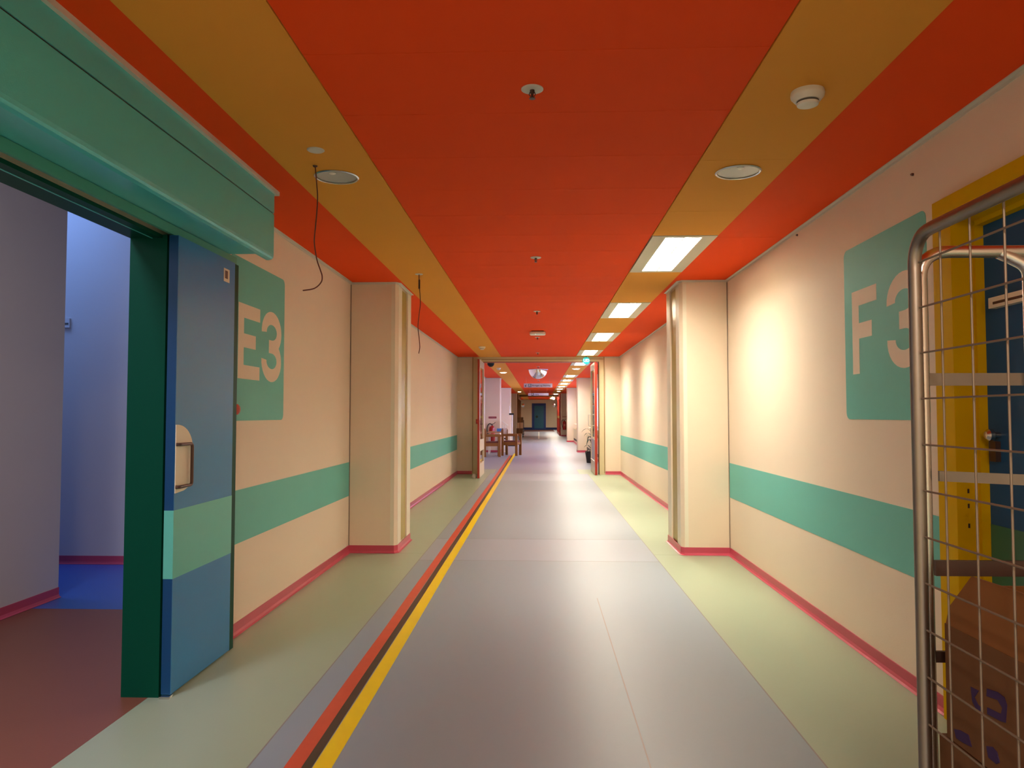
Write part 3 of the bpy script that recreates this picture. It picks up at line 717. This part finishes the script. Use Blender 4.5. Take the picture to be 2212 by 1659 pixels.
# ------------------------------------------------------------------ exit globes
def globe(x, y, z, r, m, label, letters=None, lm=None):
    o = thing('exit_globe', label, 'exit sign', (x, y, z))
    bm = bmesh.new(); bmesh.ops.create_uvsphere(bm, u_segments=28, v_segments=16, radius=r)
    bm.transform(Matrix.Translation((x, y, z)) @ Matrix.Diagonal((1, 0.55, 1, 1)))
    link('globe_body', bm, m, o, smooth=True)
    bm = bmesh.new(); tube(bm, [(x, y, z+r*0.95), (x, y, H-0.004)], 0.009, 8); link('hanging_stem', bm, BLACK, o)
    bm = bmesh.new(); tube(bm, [(x+(r+0.001)*math.cos(a), y, z+(r+0.001)*math.sin(a)) for a in [2*PI*i/32 for i in range(33)]], 0.004, 6); link('rim', bm, BLACK if m is not LEAFC else LEAFC, o)
    if letters:
        text_mesh('sign_letters', letters, r*1.15, lm, Matrix.Translation((x, y-r*0.57, z-r*0.36)) @ Matrix.Rotation(PI/2, 4, 'X'), o, 0.002, 'CENTER')
    return o
globe(0.995, 15.62, 2.404, 0.073, LEAFC, 'glowing cyan exit globe reading UD before the portal header', 'UD', EXITW)
globe(-1.06, 16.2, 2.392, 0.073, NAVYB, 'dark navy globe behind the portal header on the left strip')
globe(0.865, 44.0, 2.215, 0.078, EXITN, 'glowing white exit globe by the far red screen')

# ------------------------------------------------------------------ dome mirror, hanging signs
dm = thing('dome_mirror', 'half dome convex mirror hanging from the red ceiling beyond the portal', 'mirror', (-0.03, 20.2, H))
bm = bmesh.new(); prof = [(0.255*math.sin(PI/2*i/14), H-0.006-0.255*math.cos(PI/2*i/14)) for i in range(15)]
lathe(bm, prof, -0.03, 20.2, 48, cap=False); link('mirror_dome', bm, MIRROR, dm, smooth=True)
bm = bmesh.new(); lathe(bm, [(0.255, H-0.012), (0.275, H-0.012), (0.275, H), (0.255, H)], -0.03, 20.2, 48, cap=False); link('mirror_flange', bm, mat('flange', (0.5, 0.5, 0.7), 0.4), dm, smooth=True)
def hsign(y, z0, z1, label, words, arrow, icon_m):
    o = thing('hanging_sign', label, 'sign', (-0.035, y, z1))
    box('sign_board', -0.50, 0.435, y-0.012, y+0.012, z0, z1, SIGNW, o, bevel=0.003)
    for x in (-0.42, 0.35): tubeobj('hanger_rod', [(x, y, z1), (x, y, H)], 0.003, STEEL, o, 6)
    zc = (z0+z1)/2; fn = lambda a, b, h: (a, h, b); h = z1-z0
    bm = bmesh.new(); prism(bm, rrect(-0.36, -0.25, zc-0.054, zc+0.054, 0.01), fn, y-0.0135, y-0.0120); ic = link('sign_icon', bm, icon_m, o)
    bm = bmesh.new()
    prism(bm, [(-0.345, zc-0.03), (-0.27, zc-0.03), (-0.27, zc-0.022), (-0.345, zc-0.022)], fn, y-0.0145, y-0.0134)
    prism(bm, rrect(-0.335, -0.282, zc-0.012, zc+0.038, 0.012), fn, y-0.0145, y-0.0134)
    link('icon_figure', bm, SIGNW if icon_m is SIGNI else TRIM, ic)
    bm = bmesh.new()
    if arrow == 'down':
        stroke(bm, [(-0.41, zc+0.03), (-0.455, zc-0.025)], 0.014, fn, y-0.0135, y-0.012)
        stroke(bm, [(-0.458, zc+0.015), (-0.458, zc-0.030)], 0.013, fn, y-0.0135, y-0.012); stroke(bm, [(-0.464, zc-0.030), (-0.415, zc-0.030)], 0.013, fn, y-0.0135, y-0.012)
    else:
        stroke(bm, [(-0.46, zc), (-0.40, zc)], 0.013, fn, y-0.0135, y-0.012)
        stroke(bm, [(-0.43, zc+0.03), (-0.40, zc), (-0.43, zc-0.03)], 0.012, fn, y-0.0135, y-0.012)
    link('arrow', bm, BLACK, o)
    text_mesh('sign_text', words, 0.071, BLACK, Matrix.Translation((-0.225, y-0.0125, zc-0.025)) @ Matrix.Rotation(PI/2, 4, 'X'), o, 0.0009)
    return o
hsign(24.3, 2.155, 2.287, 'hanging white sign reading Røntgen og Skanning with a down arrow', 'Røntgen og Skanning', 'down', SIGNI)
hsign(34.0, 2.134, 2.250, 'hanging white sign reading Udgang beyond the first hanging sign', 'Udgang', 'right', BLACK)

# ------------------------------------------------------------------ windows and radiator covers of the far bays
for i, (a, b) in enumerate(((17.6, 24.3), (26.4, 33.7))):
    w = tag(thing('window_%d' % (i+1), None, None, (XR+0.15, a, 0.85)), kind=ST)
    x0, x1 = XR+0.13, XR+0.19
    box('window_frame', x0, x1, a, b, 0.85, 0.91, WHITE, w); box('window_frame', x0, x1, a, b, 2.09, 2.15, WHITE, w)
    n = 5
    for k in range(n+1):
        yy = a+(b-a)*k/n; box('mullion', x0, x1, max(a, yy-0.03), min(b, yy+0.03), 0.91, 2.09, WHITE, w)
    for k in range(n): box('window_pane', x0+0.027, x0+0.033, a+(b-a)*k/n+0.03, a+(b-a)*(k+1)/n-0.03, 0.91, 2.09, GLASS, w)
    box('window_sill', 1.56, XR+0.14, a, b, 0.83, 0.85, FCREAM, w)
    rc = thing('radiator_cover', 'long cream radiator cover below the %s daylit window bay' % ('first' if i == 0 else 'second'), 'radiator cover', (1.6, (a+b)/2, 0))
    ya, yb = (17.3, 24.88) if i == 0 else (25.57, 34.18)
    box('cover_panel', 1.585, XR+0.075, ya, yb, 0.02, 0.62, FCREAM, rc, bevel=0.006)
    bm = bmesh.new(); k = ya+0.3
    while k < yb-0.25:
        fbox(bm, 1.5815, 1.586, k, k+0.10, 0.12, 0.20); k += 0.17
    s = link('vent_slots', bm, BLACK, rc); s['kind'] = 'stuff'
sk = tag(thing('window_3', None, None, (-4.6, 5.6, 3.42)), kind=ST)
box('window_frame', -5.5, -3.7, 5.12, 5.16, 3.36, 3.42, WHITE, sk); box('window_frame', -5.5, -3.7, 6.0, 6.04, 3.36, 3.42, WHITE, sk)
box('window_frame', -5.5, -5.46, 5.16, 6.0, 3.36, 3.42, WHITE, sk); box('window_frame', -3.74, -3.7, 5.16, 6.0, 3.36, 3.42, WHITE, sk)
sw = thing('wall_socket', 'small dark fitting on the blue lit lobby wall', 'fitting', (-4.08, 6.2, 2.06))
box('fitting_plate', -4.11, -4.04, 6.2, 6.22, 2.02, 2.10, LOBBY, sw, bevel=0.004); box('fitting_slot', -4.10, -4.05, 6.197, 6.2, 2.045, 2.06, DARK, sw)

# ------------------------------------------------------------------ roll cage with cardboard boxes
rc = thing('roll_cage', 'tubular steel mesh roll cage standing before the yellow framed door', 'trolley', (1.15, 1.25, 0))
CX0, CX1, CY0, CY1 = 0.806, 1.50, 0.80, 1.62
for sx, xx in (('l', CX0), ('r', CX1)):
    bm = bmesh.new(); tube(bm, round_path([(xx, CY1-0.012, 0.16), (xx, CY1-0.012, 1.655), (xx, CY0, 1.655), (xx, CY0, 0.16)], 0.07, 8), 0.0135, 14)
    sf = link('side_frame', bm, STEELD, rc, smooth=True)
    for k in range(15):
        z = 0.24+0.0968*k
        if z < 1.62: tubeobj('mesh_wire', [(xx+0.003, CY1-0.012, z), (xx+0.003, CY0, z)], 0.0022, WIRE, sf, 6)
    for k in range(8):
        y = CY1-0.10-0.1035*k
        if y > CY0: tubeobj('mesh_wire', [(xx+0.008, y, 0.2), (xx+0.008, y, 1.655)], 0.0022, WIRE, sf, 6)
CBAR = mat('cart_bar', (0.20, 0.17, 0.14), 0.4, metal=0.5)
# rear frame, a second tube just behind the corner
bm = bmesh.new(); tube(bm, round_path([(CX0+0.024, CY1+0.012, 0.16), (CX0+0.024, CY1+0.012, 1.625), (CX1, CY1+0.012, 1.625), (CX1, CY1+0.012, 0.16)], 0.06, 8), 0.0135, 14)
link('rear_frame', bm, STEEL, rc, smooth=True)
bm = bmesh.new(); tube(bm, round_path([(1.0, CY1+0.012, 1.622), (1.02, CY1+0.010, 1.612), (1.058, CY1+0.006, 1.59), (1.058, CY1+0.006, 0.16)], 0.05, 8), 0.0135, 14)
link('rear_upright', bm, STEEL, rc, smooth=True)
box('cross_bar', CX0+0.035, CX1, CY1+0.015, CY1+0.022, 1.334, 1.361, CBAR, rc, bevel=0.002)
bm = bmesh.new(); vv = [(0.86, 1.63), (1.45, 1.20), (1.45, 1.206), (0.86, 1.636)]
prism(bm, vv, lambda a, b, h: (a, b, h), 1.128, 1.150); link('cross_bar', bm, CBAR, rc)
box('cross_bar', CX0+0.045, CX1, CY1+0.015, CY1+0.024, 0.925, 0.958, DKMET, rc, bevel=0.002)
box('cross_bar', CX0+0.035, CX1, CY1+0.015, CY1+0.024, 0.742, 0.765, DKMET, rc, bevel=0.002)
box('base_deck', CX0-0.01, CX1+0.01, CY0, CY1+0.01, 0.15, 0.185, STEELD, rc, bevel=0.005)
for xx in (CX0+0.07, CX1-0.07):
    for yy in (CY0+0.09, CY1-0.09):
        bm = bmesh.new(); lathe(bm, [(0.03, -0.016), (0.055, -0.016), (0.06, -0.01), (0.06, 0.01), (0.055, 0.016), (0.03, 0.016)], 0, 0, 20)
        bm.transform(Matrix.Translation((xx, yy, 0.06)) @ Matrix.Rotation(PI/2, 4, 'Y')); c = link('caster', bm, BLACK, rc, smooth=True)
        box('caster_fork', xx-0.024, xx+0.024, yy-0.01, yy+0.01, 0.055, 0.15, STEELD, c)
def logo(parent, pts):
    bm = bmesh.new(); prism(bm, pts, lambda a, b, h: (h, a, b), XB-0.0012, XB-0.0002); return link('printed_mark', bm, INK, parent)
XB = 0.842
b1 = thing('cardboard_box', 'upper cardboard box with raised flap and violet print in the roll cage', 'box', (1.1, 1.3, 0.605))
box('box_body', XB, 1.36, 1.03, 1.59, 0.607, 0.838, CARD, b1, bevel=0.003)
bm = bmesh.new(); prism(bm, [(1.588, 0.836), (1.573, 0.876), (1.492, 0.955), (1.06, 0.967), (1.035, 0.836)], lambda a, b, h: (h, a, b), XB+0.001, XB+0.006)
link('box_flap', bm, CARDL, b1)
bm = bmesh.new(); prism(bm, [(0.86, 0.836), (1.34, 0.836), (1.30, 0.93), (0.90, 0.93)], lambda a, b, h: (a, h-(b-0.836)*0.7, b), 1.592, 1.587)
link('box_flap', bm, CARDL, b1)
def ring(parent, ya, yb, za, zb, t, cut):
    bm = bmesh.new(); fn = lambda a, b, h: (h, a, b)
    yc, zc = (ya+yb)/2, (za+zb)/2
    stroke(bm, [(yb-t/2, zb), (yb-t/2, za+cut), (yc+0.004, za+t/2)], t, fn, XB-0.0012, XB-0.0002)
    n = 10
    stroke(bm, [(yc-0.004+(ya-yc)*abs(math.sin(PI*i/n))**0.6, zb-t/2-(zb-za-t)*i/n) for i in range(n+1)], t, fn, XB-0.0012, XB-0.0002)
    return link('printed_mark', bm, INK, parent)
def bpx(x, y):  # photo pixel on the plane x = XB
    D = fwd + r_*((x-1106)/1598.23) - u_*((y-829.5)/1598.23); t = XB/D.x
    q = Vector((0, 0, CZ))+D*t; return q.y, q.z
def pmark(parent, pix_pts): logo(parent, [bpx(*p) for p in pix_pts])
s3 = 272/1888
def zp(a, b): return (1940+a*s3, 1420+b*s3)
pmark(b1, [zp(1095, 440), zp(1215, 500), zp(1150, 600), zp(1200, 700), zp(1275, 790), zp(1270, 860), zp(1180, 780), zp(1120, 660)])
pmark(b1, [zp(1340, 470), zp(1500, 520), zp(1600, 600), zp(1640, 720), zp(1620, 980), zp(1550, 960), zp(1345, 850), zp(1345, 750), zp(1550, 850), zp(1570, 760), zp(1500, 640), zp(1335, 580)])
pmark(b1, [zp(845, 1075), zp(930, 1090), zp(1060, 1160), zp(1085, 1250), zp(1110, 1345), zp(980, 1280), zp(880, 1210)])
pmark(b1, [zp(1330, 1330), zp(1420, 1340), zp(1490, 1420), zp(1530, 1580), zp(1480, 1600), zp(1360, 1500)])
b2 = thing('cardboard_box', 'lower cardboard box beneath the flapped one in the roll cage', 'box', (1.1, 1.3, 0.186))
box('box_body', XB-0.004, 1.38, 1.0, 1.612, 0.187, 0.604, CARD, b2, bevel=0.003)
box('box_tape', XB-0.0052, XB-0.004, 1.27, 1.33, 0.45, 0.603, CARDL, b2)

# ------------------------------------------------------------------ chairs, table and the things by them
def make_chair(label):
    """beech armchair, origin at the floor centre, facing +x, 0.50 deep, 0.52 wide"""
    o = thing('armchair', label, 'chair', (0, 0, 0), 'beech armchairs beside the left wall')
    for sx, sy in ((-1, -1), (-1, 1), (1, -1), (1, 1)):
        h = 0.80 if sx < 0 else 0.66
        box('leg', 0.22*sx-0.036, 0.22*sx+0.036, 0.25*sy-0.03, 0.25*sy+0.03, 0, h, WOOD, o, bevel=0.006)
    for sy in (-1, 1):
        box('armrest', -0.25, 0.265, 0.25*sy-0.036, 0.25*sy+0.036, 0.60, 0.668, WOOD, o, bevel=0.01)
        box('side_rail', -0.2, 0.2, 0.25*sy-0.015, 0.25*sy+0.015, 0.32, 0.42, WOOD, o, bevel=0.003)
    box('front_rail', 0.20, 0.235, -0.23, 0.23, 0.34, 0.41, WOOD, o, bevel=0.003)
    box('seat', -0.20, 0.22, -0.22, 0.22, 0.41, 0.46, SEATF, o, bevel=0.015)
    box('backrest', -0.245, -0.20, -0.25, 0.25, 0.62, 0.84, WOOD, o, bevel=0.012)
    return o
c1 = make_chair('beech armchair nearest the portal, side on before the wooden table')
c2 = copy_tree(c1); c2['label'] = 'beech armchair nearer the yellow floor tape'
c1.location = (-1.43, 22.4, 0); c2.location = (-0.86, 23.05, 0); c1.rotation_euler.z = 0.10; c2.rotation_euler.z = -0.22
tb = thing('side_table', 'small wooden table with white legs between the two armchairs', 'table', (-1.38, 24.1, 0))
box('table_top', -1.66, -1.12, 23.75, 24.45, 0.68, 0.72, WOODT, tb, bevel=0.006)
for x in (-1.62, -1.17):
    for y in (23.8, 24.4): tubeobj('leg', [(x, y, 0), (x, y, 0.68)], 0.016, WHITE, tb)
bb = thing('tissue_box', 'bright blue box lying on the wooden table', 'box', (-1.28, 23.87, 0.72))
box('carton', -1.36, -1.20, 23.8, 23.95, 0.721, 0.82, PAPERB, bb, bevel=0.004); box('carton_top', -1.33, -1.23, 23.83, 23.92, 0.82, 0.824, WHITE, bb)
# white floor stand
fs = thing('floor_stand', 'slim white floor stand with tilted panel behind the wooden table', 'stand', (-1.16, 24.78, 0))
for dx in (-0.05, 0.03): tubeobj('stand_pole', [(-1.16+dx, 24.78, 0.04), (-1.16+dx, 24.78, 0.92)], 0.014, WHITE, fs)
box('stand_base', -1.28, -1.04, 24.68, 24.9, 0.0, 0.035, WHITE, fs, bevel=0.006)
box('cross_clamp', -1.23, -1.09, 24.76, 24.782, 0.44, 0.49, BLACK, fs)
bm = bmesh.new(); prism(bm, [(-1.26, 1.05), (-1.05, 0.90), (-1.045, 0.915), (-1.255, 1.065)], lambda a, b, h: (a, h, b), 24.68, 24.88); link('tilted_panel', bm, WHITE, fs)
# personal scale
sc = thing('column_scale', 'white column weighing scale with dark head beyond the chairs', 'scale', (-1.08, 30.0, 0))
box('scale_platform', -1.28, -0.92, 29.7, 30.15, 0.0, 0.07, BLACK, sc, bevel=0.01)
tubeobj('scale_column', [(-1.10, 30.1, 0.07), (-1.10, 30.1, 1.25)], 0.03, WHITE, sc)
box('scale_head', -1.22, -1.03, 30.05, 30.13, 1.25, 1.32, BLACK, sc, bevel=0.01)
tubeobj('height_rod', [(-1.19, 30.1, 1.30), (-1.19, 30.1, 1.62)], 0.008, STEEL, sc)
# brown boxes on a platform trolley by the far screen
tr = thing('platform_trolley', 'low black trolley under brown boxes by the far left screen', 'trolley', (-1.05, 41.5, 0))
box('trolley_deck', -1.27, -0.84, 41.1, 41.9, 0.14, 0.19, BLACK, tr, bevel=0.01)
tubeobj('trolley_handle', round_path([(-0.87, 41.15, 0.19), (-0.87, 41.15, 0.95), (-0.87, 41.85, 0.95), (-0.87, 41.85, 0.19)], 0.08), 0.014, DKMET, tr)
for x in (-1.2, -0.9):
    for y in (41.2, 41.8):
        bm = bmesh.new(); lathe(bm, [(0, -0.02), (0.07, -0.02), (0.07, 0.02), (0, 0.02)], 0, 0, 16); bm.transform(Matrix.Translation((x, y, 0.07)) @ Matrix.Rotation(PI/2, 4, 'Y')); link('wheel', bm, BLACK, tr, smooth=True)
for k, lb in enumerate(('brown box at the bottom of the trolley stack', 'brown box in the middle of the trolley stack', 'brown box on top of the trolley stack')):
    q = thing('stacked_box', lb, 'box', (-1.06, 41.5, 0.19+0.31*k), 'brown boxes stacked on the trolley')
    d = 0.02*(k-1)
    box('box_body', -1.24+d, -0.90+d*0.5, 41.2, 41.8, 0.191+0.31*k, 0.19+0.31*k+0.30, WOODT if k % 2 else CARD, q, bevel=0.006)
    box('box_tape', -1.09+d, -1.05+d, 41.197, 41.2, 0.2+0.31*k, 0.19+0.31*k+0.29, CARDL, q)

def extinguisher(x, y, label):
    o = thing('fire_extinguisher', label, 'fire extinguisher', (x, y, 0.38))
    z0 = 0.38; yc = y-0.115
    bm = bmesh.new(); lathe(bm, [(0, z0), (0.092, z0), (0.100, z0+0.02), (0.100, z0+0.40), (0.085, z0+0.47), (0.035, z0+0.505), (0.025, z0+0.52), (0, z0+0.52)], x, yc, 24); link('cylinder_body', bm, EXT, o, smooth=True)
    bm = bmesh.new(); lathe(bm, [(0, z0+0.52), (0.022, z0+0.52), (0.022, z0+0.565), (0, z0+0.565)], x, yc, 14); link('valve', bm, DKMET, o, smooth=True)
    tubeobj('lever', [(x-0.02, yc, z0+0.56), (x+0.06, yc, z0+0.585), (x+0.11, yc, z0+0.63)], 0.009, BLACK, o, 8)
    tubeobj('hose', smooth_pts([Vector(p) for p in ((x, yc, z0+0.55), (x-0.09, yc-0.01, z0+0.58), (x-0.15, yc-0.01, z0+0.50), (x-0.165, yc-0.01, z0+0.36), (x-0.12, yc-0.02, z0+0.2), (x-0.10, yc-0.02, z0+0.12))]), 0.016, BLACK, o, 8)
    box('body_label', x-0.05, x+0.05, yc-0.1025, yc-0.0995, z0+0.2, z0+0.33, mat('ext_label', (0.55, 0.12, 0.08), 0.5), o)
    box('wall_bracket', x-0.03, x+0.03, y-0.02, y, z0+0.30, z0+0.36, BLACK, o)
    return o
extinguisher(-1.575, 24.9, 'red fire extinguisher on the left pillar behind the armchair')
extinguisher(1.47, 43.4, 'red fire extinguisher on the far right pillar beside the red screen')
sg = thing('wall_plate', 'narrow dark red sign plate above the left fire extinguisher', 'sign', (-1.56, 24.9, 1.17))
box('plate_board', -1.70, -1.435, 24.89, 24.9, 1.135, 1.20, SIGNR, sg)
text_mesh('plate_text', 'Brandslukker', 0.042, SIGNW, Matrix.Translation((-1.568, 24.8895, 1.153)) @ Matrix.Rotation(PI/2, 4, 'X'), sg, 0, 'CENTER')
sg = thing('wall_plate', 'narrow red sign plate above the far right fire extinguisher', 'sign', (1.47, 43.4, 1.14))
box('plate_board', 1.36, 1.60, 43.39, 43.4, 1.11, 1.16, mat('sign_pale_red', (0.45, 0.20, 0.12), 0.5), sg)

# potted plant behind the right leaf
pl = thing('potted_plant', 'dark leaved potted plant behind the right open door leaf', 'plant', (1.36, 19.6, 0))
bm = bmesh.new(); lathe(bm, [(0, 0), (0.11, 0), (0.15, 0.28), (0.155, 0.30), (0.135, 0.30), (0.13, 0.26), (0, 0.26)], 1.36, 19.6, 24); link('pot', bm, BLACK, pl, smooth=True)
for k in range(26):
    a = random.random()*2*PI; L = 0.22+0.2*random.random(); z = 0.3+0.55*random.random(); up = 0.1+0.3*random.random()
    d = Vector((math.cos(a), math.sin(a), 0)); sd = Vector((-d.y, d.x, 0)); b0 = Vector((1.36, 19.6, z))
    if 1.36+d.x*L > 1.57: L = 0.15
    bm = bmesh.new(); pr = None
    for i in range(7):
        t = i/6; c = b0+d*L*t+Vector((0, 0, up*t-0.35*t*t*L/0.3)); w = 0.022*math.sin(PI*min(1, t*0.93+0.07))
        cu = (bm.verts.new(c-sd*w), bm.verts.new(c-Vector((0, 0, w*0.3))), bm.verts.new(c+sd*w))
        if pr:
            bm.faces.new((pr[0], pr[1], cu[1], cu[0])); bm.faces.new((pr[1], pr[2], cu[2], cu[1]))
        pr = cu
    link('plant_leaf', bm, LEAFP, pl, smooth=True)
tubeobj('stem', [(1.36, 19.6, 0.26), (1.37, 19.61, 0.6), (1.36, 19.6, 0.9)], 0.012, mat('stem_brown', (0.06, 0.04, 0.02), 0.7), pl, 8)

# ------------------------------------------------------------------ far screens, mirrors, end wall
def screen(name, x, y0, y1, m, lab, n):
    o = tag(thing(name, None, None, (x, y0, 0)), kind=ST)
    for k in range(n+1):
        yy = y0+(y1-y0)*k/n; box('mullion', x-0.04, x+0.04, yy-0.05, yy+0.05, 0, H-0.01, m, o)
    for k in range(n):
        a, b = y0+(y1-y0)*k/n+0.05, y0+(y1-y0)*(k+1)/n-0.05
        box('rail', x-0.03, x+0.03, a, b, 0, 0.15, m, o); box('rail', x-0.03, x+0.03, a, b, 2.2, 2.3, m, o)
        box('glass_pane', x-0.004, x+0.004, a, b, 0.15, 2.2, GLASS, o); box('head_panel', x-0.02, x+0.02, a, b, 2.3, H-0.01, m, o)
    return o
s1 = screen('door_4', 1.24, 44.1, 50.1, FRED, '', 3)
box('door_strip', 1.225, 1.236, 44.15, 50.0, 1.03, 1.18, GREENY, s1)
screen('door_5', -1.27, 44.1, 50.1, WOOD, '', 3)
tag(box('trim_5', -1.23, 1.20, 46.0, 46.12, 2.37, H, GROOVE), kind=ST)
for x, lb in ((-1.02, 'small round convex mirror on the left of the far passage'), (0.95, 'small round convex mirror on the right of the far passage')):
    o = thing('convex_mirror', lb, 'mirror', (x, 46.0, 1.83), 'small convex mirrors in the far passage')
    s = 1 if x > 0 else -1
    bm = bmesh.new(); lathe(bm, [(0.12*math.sin(PI/2*i/8), 0.05*math.cos(PI/2*i/8)) for i in range(9)], 0, 0, 24); bm.transform(Matrix.Translation((x, 46, 1.83)) @ Matrix.Rotation(PI/2, 4, 'X')); link('mirror_face', bm, MIRROR, o, smooth=True)
    tubeobj('bracket_arm', [(x, 46.02, 1.83), (x+s*0.1, 46.05, 1.83), (x+s*(0.25 if s > 0 else 0.21), 46.08, 1.83)], 0.012, DKMET, o, 8)
ed = tag(thing('door_6', None, None, (-0.02, YEND, 0)), kind=ST)
box('door_frame', -0.60, 0.56, YEND-0.04, YEND, 0, 2.19, ENDBL, ed)
l6 = box('door_leaf', -0.40, 0.38, YEND-0.06, YEND-0.04, 0.12, 2.0, ENDTL, ed)
bm = bmesh.new(); lathe(bm, [(0, 0), (0.10, 0), (0.10, 0.02), (0, 0.02)], 0, 0, 24); bm.transform(Matrix.Translation((-0.19, YEND-0.06, 1.08)) @ Matrix.Rotation(PI/2, 4, 'X')); link('porthole', bm, mat('porthole', (0.003, 0.03, 0.02), 0.3), l6)
tag(box('door_mat', -1.2, 1.15, 55.0, 61.3, 0.0, 0.008, MATB), 'dark brown mat on the floor before the blue end door', 'mat')

for x, y, z, lb in ((XR, 4.95, 2.465, 'tiny dark screw at the top of the cream right wall nearer the first lit lamp'), (XR, 3.43, 2.375, 'tiny dark screw high on the cream right wall above the F3 panel')):
    o = thing('wall_screw', lb, 'screw', (x, y, z))
    bm = bmesh.new(); lathe(bm, [(0, 0), (0.007, 0), (0.007, 0.006), (0.004, 0.012), (0, 0.012)], 0, 0, 10)
    bm.transform(Matrix.Translation((x, y, z)) @ Matrix.Rotation(-PI/2, 4, 'Y')); link('screw_head', bm, DKMET, o)
